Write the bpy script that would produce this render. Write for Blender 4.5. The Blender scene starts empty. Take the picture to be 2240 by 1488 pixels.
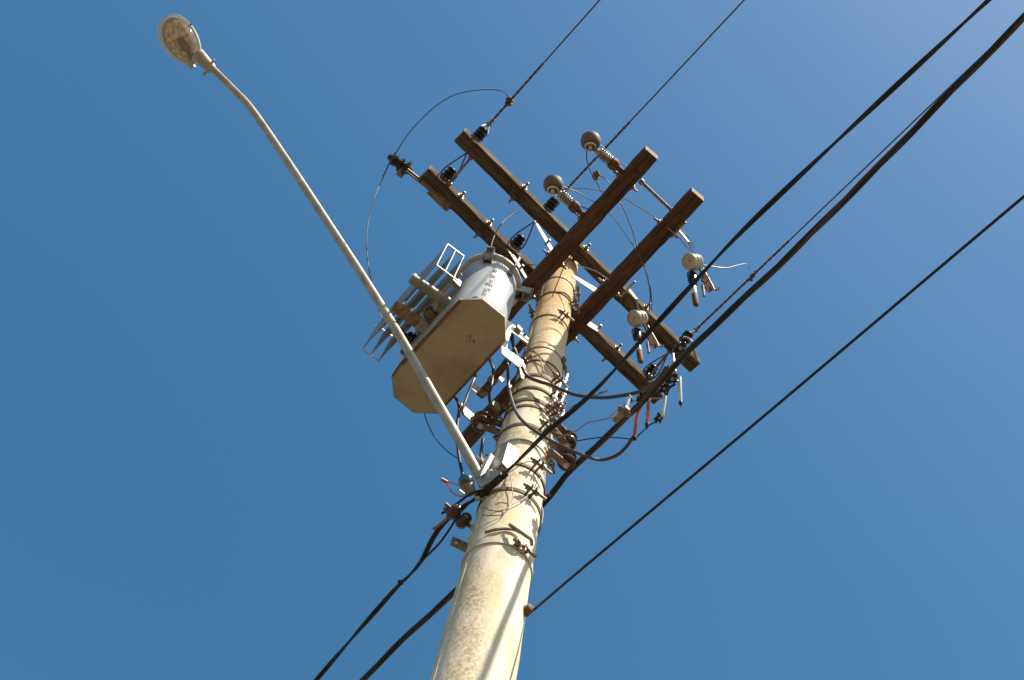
import bpy, bmesh, math, random
from mathutils import Vector as V, Matrix
random.seed(7)
# ------------------------------------------------------------------ camera, sky, sun, exposure
scn = bpy.context.scene
COL = scn.collection
FPX = 2650.08                                   # focal length in pixels of the 2240 px wide photograph
PIT, YAW, ROL = map(math.radians, (67.0954, -4.1779, 16.1082))
CAM = V((0, -2.8713, 1.6))
FW = V((math.sin(YAW)*math.cos(PIT), math.cos(YAW)*math.cos(PIT), math.sin(PIT)))
_r = V((math.cos(YAW), -math.sin(YAW), 0)); _u = _r.cross(FW)
RT = _r*math.cos(ROL) + _u*math.sin(ROL); UP = -_r*math.sin(ROL) + _u*math.cos(ROL)
cd = bpy.data.cameras.new('camera'); cam = bpy.data.objects.new('camera', cd); COL.objects.link(cam)
M = Matrix((RT, UP, -FW)).transposed().to_4x4(); M.translation = CAM; cam.matrix_world = M
cd.sensor_width = 36; cd.lens = 36*FPX/2240; cd.clip_end = 5000; cd.clip_start = 0.05
scn.camera = cam

SUN_AZ, SUN_EL = 40.0, 53.0                     # azimuth right of the pole-to-camera direction, elevation
sa, se = math.radians(SUN_AZ), math.radians(SUN_EL)
SUND = V((math.sin(sa)*math.cos(se), -math.cos(sa)*math.cos(se), math.sin(se)))
w = bpy.data.worlds.new('World'); scn.world = w; w.use_nodes = True
nt = w.node_tree; bg = nt.nodes['Background']
sky = nt.nodes.new('ShaderNodeTexSky'); sky.sky_type = 'NISHITA'; sky.sun_disc = False
sky.sun_elevation = se; sky.sun_rotation = math.atan2(SUND.x, SUND.y)
sky.altitude = 0; sky.air_density = 1.5; sky.dust_density = 1.7; sky.ozone_density = 2.6
hs = nt.nodes.new('ShaderNodeHueSaturation'); hs.inputs['Saturation'].default_value = 1.34; hs.inputs['Hue'].default_value = 0.490     # the film's colour response
nt.links.new(sky.outputs[0], hs.inputs['Color']); nt.links.new(hs.outputs[0], bg.inputs[0]); bg.inputs[1].default_value = 0.083
sl = bpy.data.lights.new('sun', 'SUN'); sl.energy = 5.0; sl.angle = math.radians(0.53); sl.color = (1.0, 0.93, 0.80)
so = bpy.data.objects.new('sun', sl); COL.objects.link(so); so.rotation_euler = SUND.to_track_quat('Z', 'Y').to_euler()
scn.view_settings.view_transform = 'Standard'; scn.view_settings.look = 'None'
scn.view_settings.exposure = 0.64; scn.view_settings.gamma = 1

# ------------------------------------------------------------------ frames and points
A1 = math.radians(56.4272); A2 = A1 + math.radians(4.7213)
E1 = V((math.sin(A1), math.cos(A1), 0))          # along the upper pair of crossarms
E2 = V((math.cos(A2), -math.sin(A2), 0))         # along the lower pair, towards the viewer's right
Z = V((0, 0, 1))
def ray(x, y): return FW*FPX + RT*(x-1120) - UP*(y-744)
def P(x, y, z):                                  # point of the place seen at photo pixel x, y that stands z metres high
    d = ray(x, y); return CAM + d*((z-CAM.z)/d.z)
def G(a, b, z): return E1*a + E2*b + Z*z
def prad(z): return (0.2056 + 0.0199*(10.4-z))/2
def px_of(X):
    d = V(X)-CAM; return 1120+FPX*d.dot(RT)/d.dot(FW), 744-FPX*d.dot(UP)/d.dot(FW)
def on_pole(x, y, off=0.004):                    # point of the pole's surface seen at pixel x, y
    d = ray(x, y).normalized(); best = None
    t = 2.0
    while t < 14:
        q = CAM + d*t; rr = math.hypot(q.x, q.y) - prad(q.z) - off
        if best is None or rr < best[0]: best = (rr, q)
        if rr <= 0: return q
        t += 0.004
    return best[1]

# ------------------------------------------------------------------ mesh builder
class MB:
    def __init__(s): s.v = []; s.f = []
    def add(s, vs, fs):
        n = len(s.v); s.v += [V(v) for v in vs]; s.f += [tuple(i+n for i in f) for f in fs]; return s
    def box(s, c, x, y, z):                      # half-extent vectors
        c, x, y, z = V(c), V(x), V(y), V(z)
        vs = [c+x*i+y*j+z*k for i in (-1, 1) for j in (-1, 1) for k in (-1, 1)]
        return s.add(vs, [(0,1,3,2),(4,6,7,5),(0,4,5,1),(2,3,7,6),(0,2,6,4),(1,5,7,3)])
    def bar(s, a, b, wd, th, nrm=Z):             # flat bar a-b: wd across, th along nrm
        a, b = V(a), V(b); d = (b-a); L = d.length; d = d/L; n = V(nrm); n = (n-d*n.dot(d)).normalized()
        return s.box((a+b)/2, d*L/2, d.cross(n)*wd/2, n*th/2)
    def lathe(s, o, ax, prof, n=24, cap=True):
        o, ax = V(o), V(ax).normalized(); t = V((1,0,0)) if abs(ax.x) < .8 else V((0,1,0))
        p = ax.cross(t).normalized(); q = ax.cross(p); vs = []; fs = []
        for (h, r) in prof:
            for i in range(n):
                a = 2*math.pi*i/n; vs.append(o+ax*h+(p*math.cos(a)+q*math.sin(a))*r)
        for j in range(len(prof)-1):
            for i in range(n):
                k = (i+1) % n; fs.append((j*n+i, j*n+k, (j+1)*n+k, (j+1)*n+i))
        if cap: fs.append(tuple(range(n))[::-1]); fs.append(tuple((len(prof)-1)*n+i for i in range(n)))
        return s.add(vs, fs)
    def cyl(s, a, b, r, r2=None, n=16):
        a, b = V(a), V(b); L = (b-a).length
        return s.lathe(a, b-a, [(0, r), (L, r if r2 is None else r2)], n)
    def ball(s, c, r, n=14, sq=1.0, ax=Z):
        m = n//2; pr = [(-math.cos(math.pi*i/m)*r*sq, max(math.sin(math.pi*i/m)*r, r*.02)) for i in range(m+1)]
        return s.lathe(c, ax, pr, n)
    def tube(s, pts, r, n=8, closed=False):
        pts = [V(p) for p in pts]; m = len(pts); vs = []; fs = []; q = None
        for i in range(m):
            if closed: t = (pts[(i+1) % m]-pts[i-1])
            else: t = pts[min(i+1, m-1)]-pts[max(i-1, 0)]
            t.normalize()
            if q is None: q = t.orthogonal().normalized()
            q = (q-t*q.dot(t)).normalized(); b = t.cross(q); rr = r[i] if isinstance(r, (list, tuple)) else r
            for k in range(n):
                a = 2*math.pi*k/n; vs.append(pts[i]+(q*math.cos(a)+b*math.sin(a))*rr)
        for i in range(m if closed else m-1):
            j = (i+1) % m
            for k in range(n):
                l = (k+1) % n; fs.append((i*n+k, i*n+l, j*n+l, j*n+k))
        if not closed: fs.append(tuple(range(n))[::-1]); fs.append(tuple((m-1)*n+i for i in range(n)))
        return s.add(vs, fs)
    def prism(s, poly, ext):                     # polygon extruded by a vector
        n = len(poly); ext = V(ext); vs = [V(p) for p in poly]+[V(p)+ext for p in poly]
        return s.add(vs, [tuple(range(n))[::-1], tuple(range(n, 2*n))]+[(i, (i+1) % n, n+(i+1) % n, n+i) for i in range(n)])
    def ring(s, c, ax, r0, r1, h, n=48):         # flat-sided hoop
        c, ax = V(c), V(ax).normalized()
        t = V((1,0,0)) if abs(ax.x) < .8 else V((0,1,0)); p = ax.cross(t).normalized(); q = ax.cross(p)
        vs = []; fs = []
        for (rr, hh) in ((r0, -h/2), (r1, -h/2), (r1, h/2), (r0, h/2)):
            for i in range(n):
                a = 2*math.pi*i/n; vs.append(c+ax*hh+(p*math.cos(a)+q*math.sin(a))*rr)
        for j in range(4):
            for i in range(n):
                k = (i+1) % n; j2 = (j+1) % 4; fs.append((j*n+i, j*n+k, j2*n+k, j2*n+i))
        return s.add(vs, fs)
    def build(s, name, mat, parent=None, bevel=0, smooth=True, loc=None):
        base = V(loc) if loc is not None else (PL[parent.name] if parent else V((0,0,0)))
        me = bpy.data.meshes.new(name)
        me.from_pydata([tuple(v-base) for v in s.v], [], s.f); me.update()
        bm = bmesh.new(); bm.from_mesh(me); bmesh.ops.recalc_face_normals(bm, faces=bm.faces)
        if bevel: bmesh.ops.bevel(bm, geom=[e for e in bm.edges if e.calc_face_angle(0) > .6], offset=bevel, segments=2, affect='EDGES', profile=.6)
        bm.to_mesh(me); bm.free()
        if smooth:
            me.polygons.foreach_set('use_smooth', [True]*len(me.polygons)); me.set_sharp_from_angle(angle=math.radians(35))
        me.materials.append(mat)
        o = bpy.data.objects.new(name, me); COL.objects.link(o)
        if parent: o.parent = parent; PL[o.name] = base
        else: o.location = base; PL[o.name] = base
        return o
PL = {}
def spline(pts, k=8):
    pts = [V(p) for p in pts]; out = []
    q = [pts[0]*2-pts[1]]+pts+[pts[-1]*2-pts[-2]]
    for i in range(1, len(q)-2):
        a, b, c, d = q[i-1:i+3]
        for j in range(k):
            t = j/k; out.append(.5*((2*b)+(c-a)*t+(2*a-5*b+4*c-d)*t*t+(3*b-a-3*c+d)*t**3))
    out.append(pts[-1]); return out
def tag(o, label=None, cat=None, group=None, kind=None):
    if label: o['label'] = label
    if cat: o['category'] = cat
    if group: o['group'] = group
    if kind: o['kind'] = kind
    return o
def thing(name, loc, label, cat, group=None):
    o = bpy.data.objects.new(name, None); COL.objects.link(o); o.location = V(loc); PL[o.name] = V(loc); o.empty_display_size = .05
    return tag(o, label, cat, group)

# ------------------------------------------------------------------ materials
def _rotz(mp, ang):
    mp.vector_type = 'POINT'; mp.inputs['Rotation'].default_value = (0, 0, -ang)
def mat(name, col, rough=.6, metal=0.0, spec=.5, var=None, scale=(8,8,8), stretch=None, bump=0, detail=8, lo=.35, hi=.65, extra=None, coat=0, grain=None):
    m = bpy.data.materials.new(name); m.use_nodes = True; n = m.node_tree.nodes; L = m.node_tree.links
    b = n['Principled BSDF']; b.inputs['Base Color'].default_value = (*col, 1); b.inputs['Roughness'].default_value = rough
    b.inputs['Metallic'].default_value = metal; b.inputs['Specular IOR Level'].default_value = spec; b.inputs['Coat Weight'].default_value = coat
    tc = n.new('ShaderNodeTexCoord'); mp = n.new('ShaderNodeMapping'); mp.inputs['Scale'].default_value = scale
    L.new(tc.outputs['Object'], mp.inputs[0])
    if grain is not None:
        m0 = n.new('ShaderNodeMapping'); _rotz(m0, grain); L.new(tc.outputs['Object'], m0.inputs[0]); L.new(m0.outputs[0], mp.inputs[0])
    no = n.new('ShaderNodeTexNoise'); no.inputs['Scale'].default_value = 1; no.inputs['Detail'].default_value = detail
    no.inputs['Roughness'].default_value = .65
    L.new(mp.outputs[0], no.inputs[0])
    cur = None
    if var:
        cr = n.new('ShaderNodeValToRGB'); cr.color_ramp.elements[0].position = lo; cr.color_ramp.elements[1].position = hi
        cr.color_ramp.elements[0].color = (*var, 1); cr.color_ramp.elements[1].color = (*col, 1)
        L.new(no.outputs[0], cr.inputs[0]); L.new(cr.outputs[0], b.inputs['Base Color']); cur = cr.outputs[0]
    if bump:
        bp = n.new('ShaderNodeBump'); bp.inputs['Strength'].default_value = bump; bp.inputs['Distance'].default_value = .004
        L.new(no.outputs[0], bp.inputs['Height']); L.new(bp.outputs[0], b.inputs['Normal'])
    if extra: extra(m, n, L, b, tc, cur)
    return m
def mixc(n, L, a, bcol, fac):
    x = n.new('ShaderNodeMix'); x.data_type = 'RGBA'
    if isinstance(a, tuple): x.inputs[6].default_value = (*a, 1)
    else: L.new(a, x.inputs[6])
    if isinstance(bcol, tuple): x.inputs[7].default_value = (*bcol, 1)
    else: L.new(bcol, x.inputs[7])
    L.new(fac, x.inputs[0]); return x.outputs[2]
def noise_mask(n, L, vec, scale, lo, hi, detail=6, loc=(0,0,0)):
    mp = n.new('ShaderNodeMapping'); mp.inputs['Scale'].default_value = scale; mp.inputs['Location'].default_value = loc; L.new(vec, mp.inputs[0])
    no = n.new('ShaderNodeTexNoise'); no.inputs['Scale'].default_value = 1; no.inputs['Detail'].default_value = detail; no.inputs['Roughness'].default_value = .65; L.new(mp.outputs[0], no.inputs[0])
    r = n.new('ShaderNodeMapRange'); r.inputs[1].default_value = lo; r.inputs[2].default_value = hi; L.new(no.outputs[0], r.inputs[0]); return r.outputs[0]
def mth(n, L, op, a, b):
    x = n.new('ShaderNodeMath'); x.operation = op
    for i, q in enumerate((a, b)):
        if isinstance(q, (int, float)): x.inputs[i].default_value = q
        else: L.new(q, x.inputs[i])
    return x.outputs[0]

def concrete_extra(m, n, L, b, tc, cur):
    o = tc.outputs['Object']
    sep = n.new('ShaderNodeSeparateXYZ'); L.new(o, sep.inputs[0])
    r = n.new('ShaderNodeMapRange'); r.inputs[1].default_value = 7.2; r.inputs[2].default_value = 8.9; L.new(sep.outputs[2], r.inputs[0])
    # rust that has run down from the steel fittings near the top
    st = noise_mask(n, L, o, (9, 9, 2.4), .28, .56, 9)
    c = mixc(n, L, cur, (.68, .37, .12), mth(n, L, 'MULTIPLY', mth(n, L, 'MULTIPLY', st, r.outputs[0]), .92))
    rg = noise_mask(n, L, o, (4, 4, 60), .50, .66, 5)
    c = mixc(n, L, c, (.36, .20, .08), mth(n, L, 'MULTIPLY', mth(n, L, 'MULTIPLY', rg, r.outputs[0]), .65))
    st2 = noise_mask(n, L, o, (6, 6, 3.5), .56, .66, 9, (8, 2, 4))
    c = mixc(n, L, c, (.40, .17, .05), mth(n, L, 'MULTIPLY', mth(n, L, 'MULTIPLY', st2, r.outputs[0]), .7))
    # brown and yellow-green weathering of the whole shaft, broken up by fine grain
    fine = noise_mask(n, L, o, (70, 70, 52), .43, .56, 10)
    # most of it sits on the weather side, a strip left of the middle
    wx = n.new('ShaderNodeMapRange'); wx.inputs[1].default_value = .05; wx.inputs[2].default_value = -.03; wx.inputs[3].default_value = .15; L.new(sep.outputs[0], wx.inputs[0])
    p1 = mth(n, L, 'MULTIPLY', noise_mask(n, L, o, (8, 8, 2.2), .40, .58, 12, (3.1, 0, 1)), wx.outputs[0])
    c = mixc(n, L, c, (.56, .44, .24), mth(n, L, 'MULTIPLY', p1, .45)); c = mixc(n, L, c, (.30, .17, .07), mth(n, L, 'MULTIPLY', mth(n, L, 'MULTIPLY', p1, fine), .7))
    p3 = noise_mask(n, L, o, (5, 5, 1.6), .50, .64, 8, (9.1, 4, 2))
    c = mixc(n, L, c, (.52, .43, .19), mth(n, L, 'MULTIPLY', p3, .45))
    # drips
    dr_ = noise_mask(n, L, o, (30, 30, 1.1), .60, .70, 5, (2, 9, 0))
    c = mixc(n, L, c, (.34, .24, .14), mth(n, L, 'MULTIPLY', dr_, .45))
    # small pits, wider than high
    for sc_, hi_, lc in (((46, 46, 80), .15, (0, 0, 0)), ((19, 19, 36), .10, (4, 4, 1))):
        vo = n.new('ShaderNodeTexVoronoi'); mp = n.new('ShaderNodeMapping'); mp.inputs['Scale'].default_value = sc_; mp.inputs['Location'].default_value = lc; L.new(o, mp.inputs[0]); L.new(mp.outputs[0], vo.inputs[0]); vo.inputs['Scale'].default_value = 1
        wv = n.new('ShaderNodeTexNoise'); wv.inputs['Scale'].default_value = 1.3; L.new(mp.outputs[0], wv.inputs[0])
        dd_ = mth(n, L, 'ADD', vo.outputs['Distance'], mth(n, L, 'MULTIPLY', mth(n, L, 'SUBTRACT', wv.outputs[0], .5), .35))
        r2 = n.new('ShaderNodeMapRange'); r2.inputs[1].default_value = hi_+.04; r2.inputs[2].default_value = hi_-.05; L.new(dd_, r2.inputs[0])
        gate = mth(n, L, 'MULTIPLY', noise_mask(n, L, o, (7, 7, 4), .46, .54, 6, (5+lc[0], 5, 0)), wx.outputs[0])
        c = mixc(n, L, c, (.12, .06, .025), mth(n, L, 'MULTIPLY', mth(n, L, 'MULTIPLY', r2.outputs[0], gate), .85))
    L.new(c, b.inputs['Base Color'])
def rusty(amount, colr=(.20, .07, .025), sc=(14, 14, 14)):
    def f(m, n, L, b, tc, cur):
        k = noise_mask(n, L, tc.outputs['Object'], sc, 1-amount, 1-amount+.12, 10, (2, 7, 1))
        src = cur if cur else tuple(b.inputs['Base Color'].default_value)[:3]
        L.new(mixc(n, L, src, colr, k), b.inputs['Base Color'])
    return f
MT = {}
MT['concrete'] = mat('concrete', (.80, .73, .60), .85, spec=.25, var=(.68, .59, .44), scale=(7, 7, 3), bump=.6, extra=concrete_extra)
gE1, gE2 = math.atan2(E1.y, E1.x), math.atan2(E2.y, E2.x)
def wood_extra(ang, c1, c2, dark, c3=(.17, .14, .105)):
    def f(m, n, L, b, tc, cur):
        m0 = n.new('ShaderNodeMapping'); _rotz(m0, ang); L.new(tc.outputs['Object'], m0.inputs[0]); v = m0.outputs[0]
        k = noise_mask(n, L, v, (2.5, 16, 16), .45, .66, 8, (3, 1, 2)); c = mixc(n, L, cur, c1, k)
        k = noise_mask(n, L, v, (7, 9, 9), .56, .66, 8, (7, 3, 1)); c = mixc(n, L, c, c2, mth(n, L, 'MULTIPLY', k, .65))
        k = noise_mask(n, L, v, (3.0, 22, 22), .54, .68, 9, (11, 4, 6)); c = mixc(n, L, c, c3, mth(n, L, 'MULTIPLY', k, .7))
        k = noise_mask(n, L, v, (1.3, 48, 48), .57, .63, 4, (0, 5, 5)); c = mixc(n, L, c, dark, mth(n, L, 'MULTIPLY', k, .9))
        L.new(c, b.inputs['Base Color'])
    return f
MT['wood_red'] = mat('wood_red', (.115, .062, .038), .88, spec=.15, var=(.05, .029, .019), scale=(1.6, 34, 34), bump=1.0, lo=.36, hi=.66, grain=gE2, extra=wood_extra(gE2, (.140, .062, .032), (.085, .060, .042), (.018, .010, .007)))
MT['wood_dark'] = mat('wood_dark', (.105, .070, .044), .88, spec=.15, var=(.042, .028, .018), scale=(1.6, 34, 34), bump=1.0, lo=.36, hi=.66, grain=gE1, extra=wood_extra(gE1, (.18, .13, .085), (.22, .18, .125), (.02, .013, .009)))
MT['end_grain'] = mat('end_grain', (.34, .25, .15), .9, var=(.16, .10, .06), scale=(30, 30, 30), bump=.5)
MT['galv'] = mat('galvanised_steel', (.62, .58, .52), .45, metal=.25, var=(.45, .40, .34), scale=(20, 20, 20), bump=.1)
MT['galv_dark'] = mat('weathered_steel', (.30, .24, .18), .55, metal=.3, var=(.12, .075, .045), scale=(25, 25, 25), bump=.2)
MT['rust'] = mat('rusty_steel', (.22, .11, .055), .75, metal=.15, var=(.09, .04, .02), scale=(25, 25, 25), bump=.4)
MT['white_paint'] = mat('white_painted_steel', (.74, .70, .62), .5, var=(.70, .66, .58), scale=(8, 8, 8), extra=rusty(.36, (.35, .18, .08), (16, 16, 16)))
MT['band'] = mat('band_steel', (.50, .43, .33), .6, metal=.15, var=(.32, .24, .16), scale=(20, 20, 20), extra=rusty(.42, (.22, .10, .04)))
MT['band_dark'] = mat('dark_brown_band', (.16, .095, .05), .75, metal=.1, var=(.07, .04, .022), scale=(26, 26, 26), bump=.3)  # mottled dark brown, the colour of most of the bands
MT['band_pale'] = mat('pale_band_steel', (.62, .55, .43), .6, var=(.5, .42, .31), scale=(9, 9, 9))
MT['bolt'] = mat('bolt_steel', (.34, .28, .22), .5, metal=.4, var=(.14, .09, .055), scale=(40, 40, 40))
MT['black_glaze'] = mat('dark_glazed_porcelain', (.018, .011, .011), .22, spec=.45, coat=.08)
MT['brown_glaze'] = mat('brown_glazed_porcelain', (.060, .024, .018), .2, spec=.5, coat=.2)
MT['cream_porc'] = mat('cream_porcelain', (.58, .52, .42), .3, spec=.5, var=(.44, .37, .27), scale=(12, 12, 12), coat=.3)
MT['tan_cap'] = mat('grey_tan_polymer', (.17, .125, .08), .65, var=(.11, .08, .05), scale=(14, 14, 14))
MT['grey_rib'] = mat('pale_ribbed_porcelain', (.42, .33, .25), .25, spec=.6, var=(.26, .17, .12), scale=(30, 30, 30), coat=.4)
MT['tank'] = mat('pale_grey_tank_paint', (.40, .42, .43), .48, metal=.0, var=(.31, .32, .31), scale=(5, 5, 1.5), spec=.55, bump=.03, detail=4)
def plate_extra(m, n, L, b, tc, cur):
    o = tc.outputs['Object']
    k = noise_mask(n, L, o, (5, 5, 5), .46, .72, 9, (1, 2, 3)); c = mixc(n, L, cur, (.29, .21, .12), mth(n, L, 'MULTIPLY', k, .75))
    k = noise_mask(n, L, o, (34, 34, 34), .66, .72, 4, (5, 0, 3)); c = mixc(n, L, c, (.34, .15, .05), mth(n, L, 'MULTIPLY', k, .7))
    k = noise_mask(n, L, o, (14, 90, 14), .58, .70, 6, (2, 3, 3)); c = mixc(n, L, c, (.30, .24, .17), mth(n, L, 'MULTIPLY', k, .4))
    L.new(c, b.inputs['Base Color'])
MT['plate'] = mat('beige_painted_plate', (.47, .385, .25), .7, var=(.38, .30, .19), scale=(4, 4, 4), extra=plate_extra)
MT['plate_rust'] = mat('rusted_plate_edge', (.26, .10, .045), .8, var=(.16, .06, .03), scale=(30, 30, 30), bump=.4)
MT['radiator'] = mat('grey_radiator_paint', (.32, .30, .26), .5, var=(.19, .165, .13), scale=(9, 9, 9), metal=.1)
MT['radiator_rust'] = mat('rusty_pipe_paint', (.30, .20, .13), .7, var=(.15, .065, .03), scale=(26, 26, 26), bump=.4)
MT['black'] = mat('black_rubber', (.016, .014, .013), .45, spec=.35, var=(.028, .024, .02), scale=(20, 20, 20))
MT['brown_cable'] = mat('sun_bleached_cable', (.085, .062, .045), .5, spec=.45, var=(.05, .036, .027), scale=(20, 20, 20))
MT['alu'] = mat('weathered_aluminium_wire', (.16, .13, .10), .5, metal=.35, var=(.08, .06, .05), scale=(60, 60, 60))
MT['alu_bright'] = mat('bright_aluminium_wire', (.33, .30, .26), .4, metal=.4)
MT['copper'] = mat('copper_wire', (.36, .17, .085), .5, metal=.5)
MT['dark_red'] = mat('dark_red_plastic', (.22, .025, .02), .5)
MT['red'] = mat('red_plastic', (.60, .07, .04), .35, spec=.5)
MT['red_tube'] = mat('red_glazed_tube', (.50, .09, .06), .2, spec=.6, coat=.6)
MT['white_tube'] = mat('white_glazed_tube', (.66, .66, .64), .2, spec=.6, coat=.6)
MT['yellow'] = mat('yellow_stripe_plastic', (.075, .036, .014), .6)
MT['ink'] = mat('black_stencil_ink', (.015, .017, .02), .6)
MT['lamp_paint'] = mat('pale_lamp_paint', (.50, .44, .34), .42, metal=.2, var=(.33, .28, .21), scale=(18, 18, 7), lo=.36, hi=.62, bump=.2)
MT['lamp_bright'] = mat('light_lamp_paint', (.66, .63, .58), .3, metal=.2)
MT['amber'] = mat('dusty_reflector', (.95, .66, .42), .3, metal=.35, var=(.34, .17, .08), scale=(34, 34, 20), bump=2.5, lo=.42, hi=.58)
MT['blue_cap'] = mat('dark_blue_photocell_cap', (.02, .06, .09), .15, spec=.6, coat=.5)
MT['beige_body'] = mat('beige_plastic', (.28, .24, .17), .5, var=(.15, .11, .07), scale=(30, 30, 30))
g = bpy.data.materials.new('clear_lamp_cover'); g.use_nodes = True; gb = g.node_tree.nodes['Principled BSDF']
gb.inputs['Base Color'].default_value = (.93, .90, .86, 1); gb.inputs['Roughness'].default_value = .06; gb.inputs['Alpha'].default_value = .13; gb.inputs['Specular IOR Level'].default_value = .9; gb.inputs['Coat Weight'].default_value = .5
MT['glass'] = g
MT['ground'] = mat('dry_ground', (.15, .12, .08), .95, var=(.08, .07, .045), scale=(.6, .6, .6), spec=.2)

# ------------------------------------------------------------------ ground
gm = MB(); gm.add([(-600,-600,0),(600,-600,0),(600,600,0),(-600,600,0)], [(0,1,2,3)])
tag(gm.build('ground', MT['ground'], smooth=False), kind='structure')

def cut(x, y, p0, nrm):                          # where the line of sight meets a plane
    d = ray(x, y); return CAM + d*((V(p0)-CAM).dot(nrm)/d.dot(nrm))
def plate_mb(outline, ref, nrm, th=.006):
    p0 = P(*ref); nrm = V(nrm).normalized(); m_ = MB(); m_.prism([cut(x, y, p0, nrm) for x, y in outline], -nrm*th); return m_
# ------------------------------------------------------------------ pole with bands
ZT = 10.02
pole = thing('utility_pole', (0,0,0), 'round tapering concrete utility pole, cream with rust stains', 'utility pole')
mb = MB(); n = 72; prof = []
z = -0.3
while z < ZT-.02:
    wob = .0012*math.sin(z*7.3)+.0008*math.sin(z*19.1); prof.append((z, prad(z)+wob)); z += .06
prof += [(ZT-.012, prad(ZT)), (ZT, prad(ZT)-.012)]
mb.lathe((0,0,0), Z, prof, n)
mb.build('shaft', MT['concrete'], pole)
# mould seam of the cast pole, on its left flank
sm = MB(); ang = math.radians(-90-60); dr = V((math.cos(ang), math.sin(ang), 0)); tn = V((-dr.y, dr.x, 0))
sm.add([dr*(prad(zz)+o)+tn*s_+Z*zz for zz in (0, ZT-.05) for (s_, o) in ((-.006, -.002), (0, .0025), (.006, -.002))], [(0,1,4,3),(1,2,5,4),(0,3,5,2),(0,2,1),(3,4,5)])
sm.build('mould_seam', MT['concrete'], pole)

def front_z(y):                                   # height at which the camera-facing side of the pole shows at photo row y
    lo, hi = 4.5, 10.2
    for _ in range(40):
        m_ = (lo+hi)/2; d = V((-CAM.x*0, -1, 0)).normalized()*prad(m_)
        if px_of(d+Z*m_)[1] > y: lo = m_
        else: hi = m_
    return (lo+hi)/2
CA = math.radians(-90)                            # azimuth of the camera seen from the pole
def azv(deg): a = CA+math.radians(deg); return V((math.cos(a), math.sin(a), 0))   # + = viewer's right
def band(z, h=.035, ear=58, earlen=.055, mt='band', bolts=1, opp=True):
    r0 = prad(z); b = MB(); b.ring((0,0,z), Z, r0-.004, r0+.006, h)
    for e in ((ear, ear+180) if opp else (ear,)):
        d = azv(e); t = V((-d.y, d.x, 0))
        for s_ in (-1, 1): b.box(d*(r0+earlen/2-.004)+t*.012*s_+Z*z, d*earlen/2, t*.003, Z*h/2)
    o = b.build('steel_band', MT[mt], pole, bevel=0)
    for e in ((ear, ear+180) if opp else (ear,)):
        d = azv(e); t = V((-d.y, d.x, 0)); c = d*(r0+earlen*.6)+Z*z
        bb = MB(); bb.cyl(c-t*.05, c+t*.075, .0075, n=10); bb.cyl(c-t*.034, c-t*.018, .016, n=6); bb.cyl(c+t*.018, c+t*.032, .016, n=6); bb.build('bolt', MT['bolt'], o)
    return o
for (y, h, ear, mt_, ex) in ((606, .025, 75, 'band', .05), (640, .018, 62, 'band_dark', .06), (690, .022, 26, 'band_dark', .07), (760, .012, 70, 'band', .02), (790, .014, -50, 'band_dark', .03), (822, .030, 38, 'band_dark', .075), (849, .024, 42, 'band_dark', .07), (875, .034, 48, 'band_dark', .08), (889, .022, 40, 'band_dark', .07), (930, .028, 30, 'band_dark', .075), (962, .022, 68, 'band_pale', .03), (1016, .022, 28, 'band_dark', .075), (1072, .026, 26, 'band_dark', .065)):
    band(front_z(y), h, ear, ex, mt_)
for (y, ear) in ((812, 52), (836, 58), (858, 54), (880, 60), (902, 56), (842, 40), (868, 34)):      # upright threaded ends of the band bolts
    z0 = front_z(y); d = azv(ear); c = d*(prad(z0)+.045+.01*math.sin(y)); m_ = MB(); m_.cyl(c+Z*(z0-.055), c+Z*(z0+.055)+d*.01, .0075, n=8); m_.cyl(c+Z*(z0-.03), c+Z*(z0-.015), .016, n=6); m_.build('clamp_bolt', MT['galv'], pole)
band(front_z(1184), .045, 30, .03, 'band_pale', opp=False)
# long tie bolt and strap at the lowest band
zb = front_z(1160)
tb = MB(); tb.tube(spline([on_pole(1115,1148,.03), on_pole(1133,1160,.05), on_pole(1150,1172,.06), on_pole(1161,1180,.05), on_pole(1163,1192,.03)]), .008)
tb.tube(spline([on_pole(1060,1165,.012), on_pole(1090,1158,.012), on_pole(1120,1158,.014), on_pole(1140,1166,.02)]), .007)
tb.build('tie_bolt', MT['bolt'], pole)

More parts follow.
